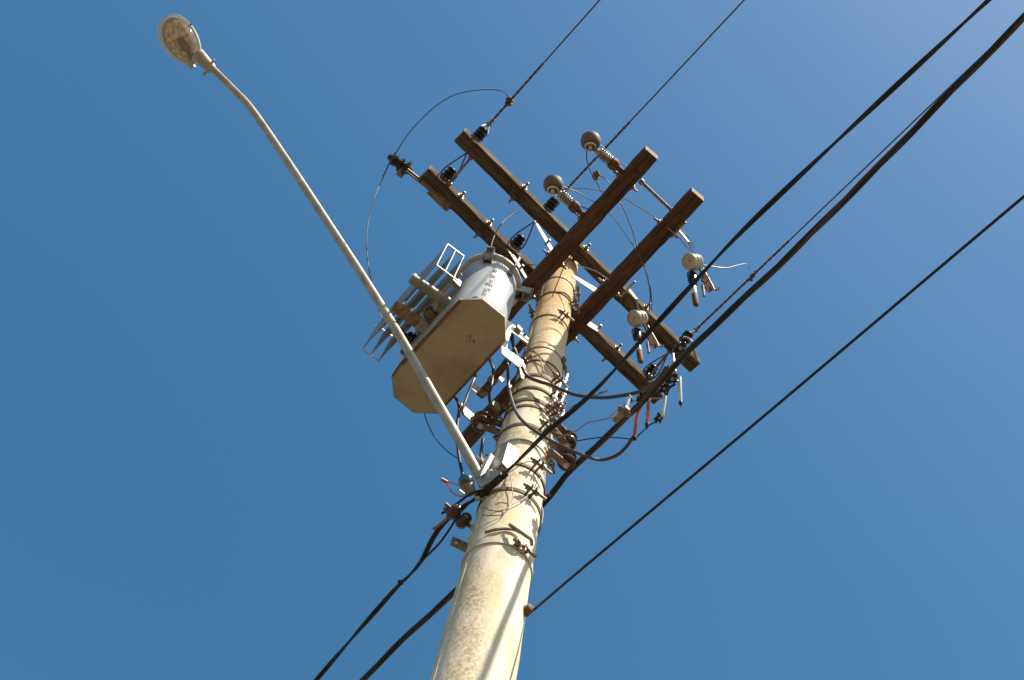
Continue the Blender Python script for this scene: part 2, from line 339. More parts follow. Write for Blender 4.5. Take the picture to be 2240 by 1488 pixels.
# ------------------------------------------------------------------ crossarms
def crossarm(name_lab, c, d, L, w, h, m, bolts, lab, holes=()):
    side = Z.cross(d).normalized()
    t = thing('crossarm', c, lab, 'crossarm', 'wooden crossarms bolted to the pole top')
    b = MB(); N = 40
    vs = []; fs = []
    for i in range(N+1):
        s_ = (i/N-.5)*L; j = lambda k: .0022*math.sin(i*1.7+k*2.1)+random.uniform(-.0012, .0012)
        ring_ = [(-w/2, 0), (-w/2+.006, -.005), (w/2-.006, -.005), (w/2, 0), (w/2, h), (w/2-.006, h+.005), (-w/2+.006, h+.005), (-w/2, h)]
        for k, (a, zz) in enumerate(ring_): vs.append(c+d*s_+side*(a+j(k))+Z*(zz+j(k+3)*.8+.005))
    for i in range(N):
        for k in range(8):
            l = (k+1) % 8; fs.append((i*8+k, i*8+l, (i+1)*8+l, (i+1)*8+k))
    b.add(vs, fs)
    b.build('beam', m, t)
    for sgn, base in ((-1, 0), (1, N*8)):
        e = MB(); e.prism([vs[base+k]-d*sgn*.004 for k in range(8)], d*sgn*.006); e.build('end_grain', MT['end_grain'], t)
    for s_ in bolts:                                # through bolts: washer, nut and thread end on the underside and both flanks
        q = c+d*s_
        bb = MB()
        bb.cyl(q-side*(w/2+.05)+Z*h/2, q+side*(w/2+.05)+Z*h/2, .008, n=8)
        for sg in (-1, 1):
            bb.box(q+side*sg*(w/2+.004)+Z*(h/2), d*.024, side*.003, Z*.024); bb.cyl(q+side*sg*(w/2+.006)+Z*h/2, q+side*sg*(w/2+.020)+Z*h/2, .016, n=6)
        bb.build('through_bolt', MT['bolt'], t)
    for s_ in holes:                                # bolt hole seen from below, its shaded inside given as a black disc
        q = c+d*s_
        bb = MB(); bb.cyl(q-Z*.003, q+Z*.01, .011, n=12); bb.build('bolt_hole_dark', MT['black'], t)
    return t
hA, wA = .095, .1026
ZA, ZC = 9.8254, 9.1461
armA = crossarm('A', E2*.1865+E1*.0119+Z*ZA, E1, 2.394, wA, hA, MT['wood_dark'], (-.62, 0, .62), 'dark weathered crossarm of the upper pair, on the street side of the pole top', (-.3, .45))
armB = crossarm('B', -E2*.1865-E1*.0092+Z*ZA, E1, 2.394, wA, hA, MT['wood_dark'], (-.9, -.62, 0, .7), 'dark weathered crossarm of the upper pair, passing behind the pole top', (.4,))
armC = crossarm('C', -E1*.2016-E2*.034+Z*ZC, E2, 2.394, wA, hA, MT['wood_red'], (-.05, .25, .95), 'red-brown crossarm of the lower pair, with the two capped arresters, covering the pole top', (1.05, .02, -.22))
armD = crossarm('D', E1*.2016-E2*.0094+Z*ZC, E2, 2.394, wA, hA, MT['wood_red'], (-.08, .35, .9), 'red-brown crossarm of the lower pair, passing behind the pole, with the two hanging fuse cutouts', (1.05, -.05, -1.0, .15))
def spacer(a, b, r, lab):
    t = MB(); t.cyl(a, b, r, n=10); d = (V(b)-V(a)).normalized()
    for q in (a, b): t.cyl(V(q)-d*.012, V(q)+d*.012, .02, n=6)
    return tag(t.build('spacer_rod', MT['galv_dark'], loc=a), lab, 'spacer rod', 'rods tying the crossarm pairs together')
spacer(P(1030,345,ZA+.05), P(983,401,ZA+.05), .009, 'dark tie rod between the left ends of the two upper crossarms')
spacer(P(1403,398,ZC+.05), P(1470,461,ZC+.05), .011, 'steel tie rod between the right ends of the two lower crossarms')
spacer(P(1465,768,ZA+.05), P(1421,822,ZA+.05), .010, 'dark tie rod between the lower right ends of the two upper crossarms')
def brace(outline, ref, lab, mt='white_paint'):
    o = thing('crossarm_brace', P(*ref), lab, 'brace', 'flat steel braces of the crossarms'); plate_mb(outline, ref, E2, .006).build('flat_bar', MT[mt], o, smooth=False)
    q = MB(); x = (outline[-1][0]+outline[-2][0])/2; y = (outline[-1][1]+outline[-2][1])/2; e = cut(x, y-4, P(*ref), E2); q.cyl(e-E2*.02, e+E2*.03, .011, n=6); q.build('bolt', MT['bolt'], o); return o
brace([(1169,484),(1172,483),(1191,512),(1213,549),(1207,553),(1187,517)], (1190,518,9.55), 'pale flat brace rising from the pole top to the middle of the street-side upper crossarm')
brace([(1250,604),(1256,602),(1303,629),(1318,640),(1314,647),(1298,637)], (1285,622,9.3), 'white flat brace right of the pole top, ending behind the lower crossarm')
brace([(1091,516),(1095,513),(1130,566),(1154,608),(1151,611),(1126,570)], (1124,565,9.75), 'narrow lit brace under the rear upper crossarm, above the transformer')
brace([(1285,711),(1291,704),(1312,718),(1307,725)], (1298,714,9.72), 'short white brace end right of the pole under the rear upper crossarm')
# ------------------------------------------------------------------ pin insulators with conductor loops
INS = (E2*.80+Z*.60).normalized()
def pin_insulator(pos, lab):
    t = thing('pin_insulator', pos, lab, 'insulator', 'dark pin insulators on the upper crossarms'); pos = V(pos)
    b = MB(); b.cyl(pos-Z*.02, pos+INS*.07, .012, n=10); b.cyl(pos, pos+Z*.012, .028, n=6); b.build('pin', MT['galv_dark'], t)
    pr = [(.020,.020),(.022,.036),(.028,.046),(.036,.048),(.044,.040),(.047,.031),(.050,.031),(.054,.040),(.060,.046),(.068,.045),(.075,.037),(.078,.029),(.082,.029),(.086,.036),(.092,.041),(.100,.040),(.107,.032),(.112,.020),(.114,.004)]
    pr = [(a, r_*.92) for a, r_ in pr]
    b = MB(); b.lathe(pos, INS, pr, 28); b.build('porcelain', MT['black_glaze'], t)
    return t
insA, insB = [], []
TOPZ = ZA+hA+.008
for (x, y, lab) in ((1035, 313, 'at the upper left end of the street-side upper crossarm'), (1193, 465, 'at mid street-side upper crossarm, left of the pole top'), (1488, 757, 'at the lower right end of the street-side upper crossarm')):
    q = P(x, y, TOPZ); s_ = (q-E2*.1865).dot(E1); q = E2*.222+E1*s_+Z*TOPZ; insA.append(q); pin_insulator(q, 'black glazed pin insulator '+lab)
for (x, y, lab) in ((967, 394, 'near the upper left end of the rear upper crossarm'), (1120, 540, 'on the rear upper crossarm above the transformer rim'), (1407, 828, 'at the lower right end of the rear upper crossarm')):
    q = P(x, y, TOPZ); s_ = q.dot(E1); q = -E2*.150+E1*s_+Z*TOPZ; insB.append(q); pin_insulator(q, 'black glazed pin insulator '+lab)

def wire(name, pts, r, mt, lab, cat='wire', group=None, k=8, sp=True, n=8):
    pts = spline(pts, k) if sp else [V(p) for p in pts]
    t = MB(); t.tube(pts, r, n); return tag(t.build(name, MT[mt], loc=pts[0]), lab, cat, group)
def loop_conductor(ins, apex, clampp, far, lab, grip=(.35, .8)):
    """dead-end grip round the insulator neck, ball joint at the apex, clamp on the conductor, conductor beyond"""
    t = thing('line_conductor', apex, lab, 'power line', 'bare conductors from the upper crossarm to the upper right')
    neck = V(ins)+INS*.079; d = (V(apex)-neck); d.z = 0; d.normalize(); s_ = V((-d.y, d.x, 0))
    b = MB(); b.tube(spline([apex, neck+s_*.036+d*.02, neck+s_*.02-d*.03, neck-s_*.02-d*.03, neck-s_*.036+d*.02, apex], 6), .0045, 6); b.build('dead_end_loop', MT['alu'], t)
    dd = (V(far)-V(apex)).normalized(); b = MB(); b.ball(apex, .021, 12); b.cyl(V(apex)-dd*.02, V(apex)+dd*.05, .012, n=10); b.build('ball_joint', MT['galv_dark'], t)
    L = (V(clampp)-V(apex)).length
    b = MB(); pts = [V(apex)+dd*(.03+i*.01) for i in range(int((L+.35)/.01))]
    b.tube(pts, [.0085+.0014*math.sin(i*1.4) for i in range(len(pts))], 8); b.build('grip_wrap', MT['rust'], t)
    b = MB(); m_ = [V(apex)+dd*sx for sx in (0, L+.5, L+2, L+5, L+12, L+25)]
    b.tube([q-Z*.0015*((q-V(apex)).length**1.6)*0 for q in m_], .0055, 8); b.build('strand', MT['alu'], t)
    c = V(clampp); b = MB(); b.box(c, dd*.028, s_*.017, Z*.02); b.cyl(c-Z*.04, c+Z*.035, .007, n=8); b.cyl(c-s_*.03-Z*.01, c+s_*.035-Z*.01, .008, n=8); b.cyl(c+s_*.02-Z*.035, c+s_*.02+Z*.02, .012, n=6); b.box(c-Z*.022+dd*.02, dd*.014, s_*.022, Z*.008)
    b.build('clamp', MT['rust'], t); return t
ZL = 10.13
loop_conductor(insA[0], P(1070,272,ZL), P(1113,222,ZL), P(1312,0,ZL+.02), 'thin bare conductor from the upper left end of the street-side crossarm')
loop_conductor(insA[1], P(1236,418,ZL), P(1303,383,ZL-.15), P(1628,0,ZL+.02), 'thin bare conductor passing behind the capped arresters, leaving through the top edge')
loop_conductor(insA[2], P(1522,722,ZL), P(1645,604,ZL), P(1936,326,ZL+.04), 'thin bare conductor from the lower right insulator, running beside the thick twisted cable')
def back_loop(ins, apex, lab):
    t = thing('tie_loop', ins, lab, 'wire loop', 'wire loops from the rear insulators to the front crossarm')
    neck = V(ins)+INS*.050; apex = V(apex); d = (apex-neck); d.z = 0; d.normalize(); s_ = V((-d.y, d.x, 0))
    b = MB(); b.tube(spline([apex, neck+s_*.052+d*.02, neck+s_*.03-d*.045, neck-s_*.03-d*.045, neck-s_*.052+d*.02, apex], 6), .0055, 6)
    b.tube([apex-d*.02, apex+d*.16], .008, 6)
    b.build('wire', MT['alu'], t)
back_loop(insB[0], P(1022,334,TOPZ+.08), 'dark wire loop from the left rear insulator to the street-side crossarm')
back_loop(insB[1], P(1170,484,TOPZ+.08), 'dark wire loop from the middle rear insulator to the street-side crossarm')
back_loop(insB[2], P(1462,772,TOPZ+.08), 'dark wire loop from the right rear insulator to the street-side crossarm')

# three-shed insulator on a bracket at the left end of arm B
q0 = P(937,397,ZA+.04); q1 = P(893,372,ZA+.04); q2 = P(853,344,ZA+.06)
t = thing('post_insulator', q0, 'black three-shed insulator on a bracket sticking out left of the rear upper crossarm', 'insulator')
b = MB(); b.bar(P(985,450,ZA-.012), P(890,372,ZA-.012), .032, .01); b.bar(P(985,450,ZA-.012), P(890,372,ZA-.012), .006, .05); b.box(P(958,437,ZA-.014), E1*.09, E2*.02, Z*.012); b.build('bracket', MT['galv_dark'], t)
d = (q2-q1).normalized(); L = (q2-q1).length
b = MB(); pr = [(-.03,.02)]
for i in range(3): s0 = i*L/3.2; rr = .064-.010*i; pr += [(s0,.036),(s0+.008,rr),(s0+.022,rr*.98),(s0+.032,.036)]
pr += [(L,.022),(L+.012,.018),(L+.014,.002)]
b.lathe(q1, d, pr, 24); b.build('porcelain', MT['black_glaze'], t)
b = MB(); b.box(P(878,377,ZA+.02), d*.026, d.cross(Z)*.03, Z*.02); b.build('clamp_block', MT['galv_dark'], t)

# ------------------------------------------------------------------ capped arresters on arm C
def arrester(cap, b0, b1, root, lab):
    t = thing('surge_arrester', root, lab, 'surge arrester', 'capped arresters on the lower crossarm')
    cx = (Z*.80+UP*.62).normalized(); b = MB(); b.lathe(cap, cx, [(-.022,.030),(-.024,.046),(-.016,.059),(0,.064),(.026,.064),(.044,.058),(.052,.042),(.056,.004)], 36); b.build('cap', MT['tan_cap'], t)
    b = MB(); c = V(cap)-cx*.040; u1 = cx.orthogonal().normalized(); u2 = cx.cross(u1); b.tube([c+(u1*math.cos(a)+u2*math.sin(a))*.033 for a in [i*2*math.pi/20 for i in range(20)]], .006, 6, closed=True); b.cyl(c-cx*.012, c+cx*.02, .013, n=10); b.build('ring_clamp', MT['galv'], t)
    b0, b1 = V(b0), V(b1); d = (b1-b0).normalized(); L = (b1-b0).length; pr = [(-.02,.016)]; n_ = 6
    for i in range(n_): s0 = L*i/n_; pr += [(s0,.019),(s0+L*.3/n_,.036),(s0+L*.5/n_,.036),(s0+L*.85/n_,.020)]
    pr += [(L,.018)]
    b = MB(); b.lathe(b0, d, pr, 24); b.build('ribbed_body', MT['grey_rib'], t)
    b = MB(); b.tube([c+(b0-c)*.2, b0-d*.01], .013, 10); b.build('neck', MT['rust'], t); b = MB(); b.lathe(b1-d*.005, d, [(0,.022),(.008,.036),(.034,.040),(.056,.034),(.066,.018),(.110,.018)], 20); b.build('base_fitting', MT['rust'], t)
    e = b1+d*.10; root = V(root); b = MB(); vd = Z
    b.bar(e-d*.02, e+d*.03, .030, .008, vd); m1 = e+d*.03; b.bar(m1, root+Z*.035, .030, .008, vd); b.bar(root+Z*.035, root-Z*.03, .034, .008, d); b.cyl(root-d*.05+Z*.0, root+d*.02, .007, n=8); b.build('bracket', MT['galv_dark'], t)
def cside(x, y, off=.06): q = P(x, y, ZC+.03); return -E1*(.2016+off)+E2*q.dot(E2)+Z*(ZC+.03)
arrester(P(1292,312,9.22), P(1309,333,9.2), P(1335,354,9.2), P(1352,380,ZC+.06), 'capped arrester with pale ribs at the upper right end of the lower crossarm')
arrester(P(1210,407,9.22), P(1225,424,9.2), P(1250,447,9.2), P(1268,475,ZC+.06), 'capped arrester with pale ribs nearer the pole top, left of the other one')

# ------------------------------------------------------------------ fuse cutouts on arm D
def cutout(dx, dy, lab, root, mid):
    zf = ZC-.05
    def Q(x, y, z): return P(x+dx, y+dy, z)
    f0 = Q(1506, 572, zf-.03); f1 = Q(1534, 569, zf+.03)
    t = thing('fuse_cutout', root, lab, 'fuse cutout', 'porcelain fuse cutouts hanging from the lower crossarm')
    b = MB(); b.bar(root, mid, .045, .008, E2); b.bar(mid, (f0+f1)/2+Z*.05, .040, .008, E2); b.cyl(V(root)-E2*.07, V(root)+E2*.07, .008, n=8); b.build('bracket', MT['band'], t)
    ax = RT*.72+FW*.66-UP*.02; ax.normalize(); R_ = .056
    b = MB(); pr = [(.002,.004),(.002,R_*.78),(-.004,R_*.82),(-.004,R_*.93),(.004,R_),(.014,R_*.99),(.018,R_*.93),(.034,R_*.93),(.038,R_),(.050,R_),(.054,R_*.94),(.066,R_*.94),(.070,R_),(.084,R_*.97),(.098,R_*.8),(.100,.004)]
    b.lathe(f0, ax, pr, 32); b.build('porcelain', MT['cream_porc'], t)
    b = MB(); b.ball(f0-ax*.006, .012, 10); b.bar(f0-ax*.008+UP*.0, Q(1511,598,zf-.04), .016, .006, FW); b.build('end_stud', MT['galv'], t)
    a0 = Q(1512, 600, zf-.02); z1 = zf-.40; a1 = P(1523+dx, 668+dy, z1)
    b = MB(); b.bar(Q(1503,598,zf-.02), Q(1530,606,zf-.02), .022, .02); b.lathe(Q(1513,598,zf-.02), (a1-a0), [(0,.022),(.03,.034),(.10,.031),(.15,.020),(.16,.012)], 18); b.build('upper_contact', MT['black_glaze'], t)
    dn = (a1-a0).normalized(); L = (a1-a0).length
    b = MB(); b.lathe(a0+dn*.10, dn, [(0,.017),(.01,.019),(L-.22,.019),(L-.215,.017)], 18); b.build('fuse_tube', MT['white_tube'], t)
    b = MB(); b.lathe(a0+dn*(L-.125), dn, [(0,.020),(.11,.020),(.125,.014),(.13,.004)], 18); b.ball(a0+dn*(L-.11)-FW*.02, .006, 8); b.build('tube_ferrule', MT['rust'], t); b = MB(); b.ball(a0+dn*.13-FW*.018, .016, 8); b.build('contact_knob', MT['galv_dark'], t)
    b = MB(); b.prism([Q(1538,596,zf-.02), Q(1550,604,zf-.05), Q(1562,634,zf-.18), Q(1552,640,zf-.20), Q(1541,628,zf-.16)], FW*.03); b.tube(spline([Q(1530,586,zf), Q(1537,604,zf-.06), Q(1536,616,zf-.10)]), .008, 8); b.build('lower_contact', MT['rust'], t)
    b = MB(); b.tube(spline([Q(1538,588,zf), Q(1548,606,zf-.08), Q(1557,622,zf-.14), Q(1563,634,zf-.19), Q(1570,634,zf-.2), Q(1573,629,zf-.19)]), .0048, 8); b.build('hook', MT['copper'], t)
    b = MB(); b.cyl(Q(1537,625,zf-.16), Q(1540,648,zf-.24), .010, n=10); b.build('pin', MT['galv_dark'], t)
cutout(0, 0, 'cream porcelain fuse cutout hanging by the upper right end of the lower crossarm', P(1484,503,ZC+.02), P(1506,530,ZC-.03))
cutout(-121, 124, 'cream porcelain fuse cutout hanging lower left, over the street-side upper crossarm', P(1374,632,ZC+.02), P(1392,655,ZC-.03))

# ------------------------------------------------------------------ transformer
ZP = 7.60
def PX(x, y): return P(x, y, ZP)
plate = [PX(*q) for q in ((1004,657),(1055,656),(1103,695),(1105,746),(1096,758),(960,905),(905,903),(862,868),(857,822),(875,795))]
ctr = sum(plate, V((0,0,0)))/len(plate)
tr = thing('transformer', ctr, 'pale grey distribution transformer with an octagonal base, hung left of the pole', 'transformer')
b = MB(); b.prism(plate, Z*.012); b.build('base_plate', MT['plate'], tr)
b = MB(); pts = [p+Z*.02 for p in plate]; out = []
for p in plate:
    d = (p-ctr); d.z = 0; out.append(d.normalized())
lp = [p-out[i]*.004 for i, p in enumerate(plate)]
vs = []; N = len(plate)
for (o_, zz) in ((.0025, .002), (.0025, .022), (-.004, .022), (-.004, .0135)):
    vs += [plate[i]+out[i]*o_+Z*zz for i in range(N)]
fs = [(j*N+i, j*N+(i+1) % N, (j+1)*N+(i+1) % N, (j+1)*N+i) for j in range(3) for i in range(N)]
b.add(vs, fs); b.build('plate_skirt', MT['plate'], tr, smooth=False)
for (i0, i1, w_) in ((9, 0, .016), (4, 5, .0), (3, 5, .0)):
    pass
for (pa, pb, w_) in ((plate[9], plate[0], .020), (plate[4], plate[5], .014), (plate[8], plate[9], .010)):
    d = (pb-pa).normalized(); inn = (ctr-(pa+pb)/2); inn = (inn-d*inn.dot(d)); inn.z = 0; inn.normalize()
    m_ = MB(); m_.prism([pa-Z*.0035, pb-Z*.0035, pb-Z*.0035+inn*w_*.8, pa-Z*.0035+inn*w_], Z*.004); m_.build('edge_angle', MT['plate_rust'], tr, smooth=False)
# small rust runs on the plate underside
b = MB()
for (x, y, x2, y2, w_) in ((1024,733,1020,739,.003),(1032,731,1027,741,.004),(1029,744,1027,748,.005),(1035,743,1038,751,.006),(1021,745,1019,748,.003)):
    b.bar(PX(x, y)-Z*.0012, PX(x2, y2)-Z*.0012, w_, .002)
b.build('rust_mark', MT['plate_rust'], tr)
# oval tank
ea, eb = E2, Z.cross(E2)
ca = sum((p.dot(ea) for p in plate))/N
amin, amax = min(p.dot(ea) for p in plate), max(p.dot(ea) for p in plate)
bmin, bmax = min(p.dot(eb) for p in plate), max(p.dot(eb) for p in plate)
hw = (bmax-bmin)/2*.97; hl = (amax-amin)/2-.012; cc = ea*(amax+amin)/2+eb*(bmax+bmin)/2
def oval(z, off=0, n_=48, cc=cc):
    pts = []; s_ = hl-hw
    for i in range(n_):
        a = 2*math.pi*i/n_; cx = s_ if math.cos(a) > 0 else -s_
        pts.append(cc+ea*(cx+(hw+off)*math.cos(a))+eb*((hw+off)*math.sin(a))+Z*z)
    return pts
def loft(rings, cap=True):
    m_ = MB(); n_ = len(rings[0]); vs = [v for r_ in rings for v in r_]
    fs = [(j*n_+i, j*n_+(i+1) % n_, (j+1)*n_+(i+1) % n_, (j+1)*n_+i) for j in range(len(rings)-1) for i in range(n_)]
    if cap: fs += [tuple(range(n_))[::-1], tuple((len(rings)-1)*n_+i for i in range(n_))]
    return m_.add(vs, fs)
ZR = 8.36
loft([oval(ZP+.013), oval(ZP+.3), oval(ZR-.01)]).build('tank', MT['tank'], tr)
loft([oval(ZR-.012, .002), oval(ZR-.010, .018), oval(ZR-.004, .026), oval(ZR+.006, .026), oval(ZR+.02, .024), oval(ZR+.05, -.02), oval(ZR+.07, -.10)]).build('lid_rim', MT['galv'], tr)
# lugs on the rim
def lug(p, dirv, lab=None, w_=.045, h_=.13, dpt=.045):
    p = V(p); d = V(dirv).normalized(); s_ = Z.cross(d); m_ = MB()
    m_.box(p+d*dpt*.5, d*.004, s_*w_/2, Z*h_/2); m_.box(p+d*dpt*.5-s_*w_/2, d*dpt*.5, s_*.003, Z*h_/2); m_.box(p+d*dpt*.5+s_*w_/2, d*dpt*.5, s_*.003, Z*h_/2); m_.box(p+d*dpt*.55+Z*h_/2, d*dpt*.6, s_*w_*.55, Z*.005)
    m_.build('lifting_lug', MT['radiator'], tr)
cA = cc+ea*(hl-hw)
def rimp(a, off=.035, z=ZR-.03): return cA+ea*(hw+off)*math.cos(a)+eb*(hw+off)*math.sin(a)+Z*(z-cA.z)
def rim_angle(x, y):                                # angle on the rounded tank end nearest to a line of sight
    return min(range(-180, 180), key=lambda a: (V((*px_of(rimp(math.radians(a), .01)), 0))-V((x, y, 0))).length)
for (x, y, w_, h_, dp) in ((1068,590,.046,.15,.045), (1133,640,.055,.08,.085)):
    a_ = math.radians(rim_angle(x, y)); lug(rimp(a_, .0), V(rimp(a_, 1))-V(rimp(a_, 0)), None, w_, h_, dp)
a_ = math.radians(rim_angle(1103,603)); dd = (rimp(a_, 1)-rimp(a_, 0)).normalized()
m_ = MB(); m_.bar(rimp(a_, .012, ZR-.13), rimp(a_, .012, ZR-.07), .030, .010, dd); m_.bar(rimp(a_, .02, ZR-.09), rimp(a_, .05, ZR+.12), .014, .008, dd); m_.build('lid_clamp', MT['galv_dark'], tr)
# stencilled marks on the tank: thin pads following its curve
def tankpt(a, z, off=.0015): return cA+ea*(hw+off)*math.cos(a)+eb*(hw+off)*math.sin(a)+Z*(z-cA.z)
m_ = MB()
def mark(adeg, z, wdeg=2.4, h=.010):
    a0, a1 = math.radians(adeg-wdeg/2), math.radians(adeg+wdeg/2)
    m_.add([tankpt(a0, z-h/2), tankpt(a1, z-h/2), tankpt(a1, z+h/2), tankpt(a0, z+h/2), tankpt(a0, z-h/2, -.001), tankpt(a1, z-h/2, -.001), tankpt(a1, z+h/2, -.001), tankpt(a0, z+h/2, -.001)], [(0,1,2,3),(7,6,5,4),(0,4,5,1),(2,6,7,3),(1,5,6,2),(0,3,7,4)])
MARKS = m_
def tank_hit(x, y):                                # (angle, z) of the tank's skin seen at pixel x, y
    best = None
    for ai in range(-120, 121, 2):
        for zi in range(0, 38):
            q = tankpt(math.radians(ai), ZP+.05+zi*.02); n_ = q-tankpt(math.radians(ai), q.z, -.05)
            if n_.dot(CAM-q) < 0: continue
            u_, v_ = px_of(q); e_ = (u_-x)**2+(v_-y)**2
            if best is None or e_ < best[0]: best = (e_, ai, q.z)
    return best[1], best[2]
# rows of worn stencil characters, each a few strokes of a 3 x 3 grid
GL = (((0,0),(0,1),(0,2),(1,1),(2,0),(2,1),(2,2)), ((0,0),(1,0),(2,1),(1,2),(0,2)), ((0,2),(1,2),(1,1),(2,0),(2,2)), ((0,0),(0,2),(1,1),(2,0),(2,2)), ((0,1),(1,0),(1,2),(2,1),(2,2)))
for k, (x, y) in enumerate(((1083,594),(1075,604),(1080,607),(1075,615),(1065,622),(1073,625),(1061,634),(1069,635),(1058,643),(1033,653),(1041,651),(1070,663),(1077,662),(1086,673),(1092,682))):
    a, z = tank_hit(x, y)
    for (i_, j_) in GL[k % 5]: mark(a+(i_-1)*2.4, z+(j_-1)*.016, 2.5, .0135)
m_.build('stencil_marking', MT['ink'], tr, smooth=False)

# radiator bank: three pressed fins hanging outboard, held by end frames, two header pipes
ZF = 7.86
fr_t = P(955,580,ZF), P(1003,616,ZF)               # near end of the bottom rail
fr_b = P(793,765,ZF), P(829,790,ZF)                # far end of the bottom rail
zf1 = ZF+.38
def fin(s_):
    a = fr_t[0].lerp(fr_t[1], s_*.78); c = fr_b[0].lerp(fr_b[1], s_); d = (c-a); L = d.length; d.normalize(); sd = Z.cross(d)
    m_ = MB(); vs = []; N_ = 16; prof = []
    for i in range(N_+1):
        u_ = i/N_; th = .0026+.0068*min(1, max(0, (u_-.10)/.18), 1)*min(1, max(0, (.90-u_)/.18)); prof.append((u_*L, th))
    for (zz, k) in ((ZF+.004, .35), (ZF+.03, 1), (zf1-.03, 1), (zf1-.004, .35)):
        for (x_, th) in prof: vs.append(a+d*x_+sd*th*k+Z*(zz-ZF))
        for (x_, th) in reversed(prof): vs.append(a+d*x_-sd*th*k+Z*(zz-ZF))
    n_ = 2*(N_+1); fs = [(j*n_+i, j*n_+(i+1) % n_, (j+1)*n_+(i+1) % n_, (j+1)*n_+i) for j in range(3) for i in range(n_)]+[tuple(range(n_))[::-1], tuple(3*n_+i for i in range(n_))]
    m_.add(vs, fs); return m_
rad = MB()
fins = []
for s_ in (0, .5, 1.0): fins.append(fin(s_).build('radiator_fin', MT['radiator'], tr))
for (p0, p1, sg) in ((fr_t[0], fr_t[1], 1), (fr_b[0], fr_b[1], -1)):
    d = (fr_t[0]-fr_b[0]).normalized()*sg*.075; m_ = MB(); p0 = p0+d*0; p1 = p1
    hz = zf1-ZF
    if sg > 0: ex = [p0, p0.lerp(p1, .39), p0.lerp(p1, .78)]; pe = p1
    else: ex = [p0, p0.lerp(p1, .5), p1]; pe = p1
    for q in ex: m_.tube([q, q+Z*hz], .0038, 6)
    m_.tube([ex[0], pe], .0045, 6); m_.tube([ex[0]+Z*hz, ex[2]+Z*hz], .0062, 6)
    m_.build('end_frame', MT['galv'], tr)
def header(x0, y0, x1, y1, z, mt, r=.026):
    a, c = P(x0, y0, z), P(x1, y1, z); m_ = MB(); d = (c-a).normalized(); L = (c-a).length
    pr = [(-.02,.003),(-.018,r*.8),(-.012,r)]
    for i in range(1, 8): pr += [(L*i/8-.01, r), (L*i/8, r*1.08), (L*i/8+.01, r)]
    pr += [(L, r)]; m_.lathe(a, d, pr, 18); m_.build('header_pipe', MT[mt], tr); return a, c, d
a, c, d = header(866, 672, 938, 722, ZF-.045, 'radiator_rust', .033)
m_ = MB(); m_.cyl(P(914,705,ZF-.05), P(944,728,ZF-.04), .037, n=18); m_.build('pipe_collar', MT['lamp_paint'], tr)
a2, c2, d2 = header(905, 612, 1000, 676, ZF-.035, 'radiator', .030)
for (x, y, zz) in ((905,607,ZF-.02), (924,622,ZF-.02), (940,634,ZF-.02), (883,668,ZF-.03), (899,681,ZF-.03), (922,691,ZF-.03)):
    m_ = MB(); q = P(x, y, zz); m_.cyl(q-Z*.01, q+Z*.03, .014, n=6); m_.cyl(q+Z*.03, q+Z*.045, .008, n=8); m_.build('plug', MT['galv'], tr)
m_ = MB(); q = P(997,617,ZF+.03); m_.box(q, E1*.030, E2*.012, Z*.04); m_.cyl(q+Z*.05-E1*.01+E2*.02, q+Z*.05+E2*.04, .010, n=8); m_.build('radiator_bracket', MT['radiator'], tr)
# drain valve, side nozzle and the low-voltage bushing peeping out at the left of the plate
m_ = MB(); m_.cyl(P(958,672,7.9), P(985,690,7.9), .04, n=20); m_.cyl(P(950,668,7.9), P(958,672,7.9), .048, n=20); m_.build('side_nozzle', MT['tank'], tr)
m_ = MB(); m_.box(P(942,688,7.86), E1*.03, E2*.03, Z*.03); m_.cyl(P(935,676,7.9), P(945,686,7.9), .012, n=8); m_.build('drain_valve', MT['galv_dark'], tr)
for (x, y) in ((905,742), (898,760)):
    q = P(x, y, 7.95); m_ = MB(); m_.lathe(q, -E1*.7-Z*.5, [(-.03,.02),(0,.022),(.006,.038),(.014,.036),(.024,.022),(.030,.034),(.038,.032),(.05,.018),(.07,.012),(.072,.003)], 20); m_.build('bushing', MT['brown_glaze'], tr)
m_ = MB(); m_.box(P(893,768,7.90), E1*.035, E2*.03, Z*.03); m_.build('terminal_box', MT['beige_body'], tr)
# hanger straps to the pole
def strap(pts, wd, mt='white_paint', name='hanger_strap', th=.008, vd=None):
    m_ = MB()
    for i in range(len(pts)-1):
        v = vd or ((pts[i]+pts[i+1])/2-CAM).normalized(); m_.bar(pts[i], pts[i+1]+(pts[i+1]-pts[i]).normalized()*.004, wd, th+.0007*i, v)
    return m_.build(name, MT[mt], tr)
def sheet(outline, ref, name='hanger_strap', mt='white_paint', n_=None, th=.008):
    return plate_mb(outline, ref, n_ or E2, th).build(name, MT[mt], tr, smooth=False)
sheet([(1103,706),(1111,700),(1126,712),(1156,739),(1155,751),(1119,725),(1107,760),(1145,789),(1146,802),(1133,801),(1098,773),(1098,750)], (1104,730,7.86))
m_ = MB(); q = P(1133,722,7.85); m_.box(q, E1*.018, E2*.018, Z*.02); m_.cyl(q-FW*.04, q+FW*.03, .012, n=6); m_.cyl(P(1147,733,7.85)-FW*.03, P(1147,733,7.85)+FW*.01, .010, n=6); m_.build('strap_bolt', MT['bolt'], tr)
sheet([(1030,848),(1036,838),(1052,849),(1044,860)], (1040,849,7.63)); sheet([(1000,876),(1004,874),(1018,891),(1013,903),(1003,896)], (1008,888,7.60))
sheet([(1015,890),(1018,889),(1044,912),(1036,926),(1012,904)], (1030,905,7.58), mt='galv_dark')
sheet([(1091,827),(1097,820),(1106,827),(1098,836)], (1098,827,7.75)); sheet([(1115,840),(1138,859),(1137,872),(1117,858)], (1126,856,7.65))
sheet([(1074,881),(1081,874),(1093,883),(1096,894),(1091,900)], (1084,886,7.60), mt='band')
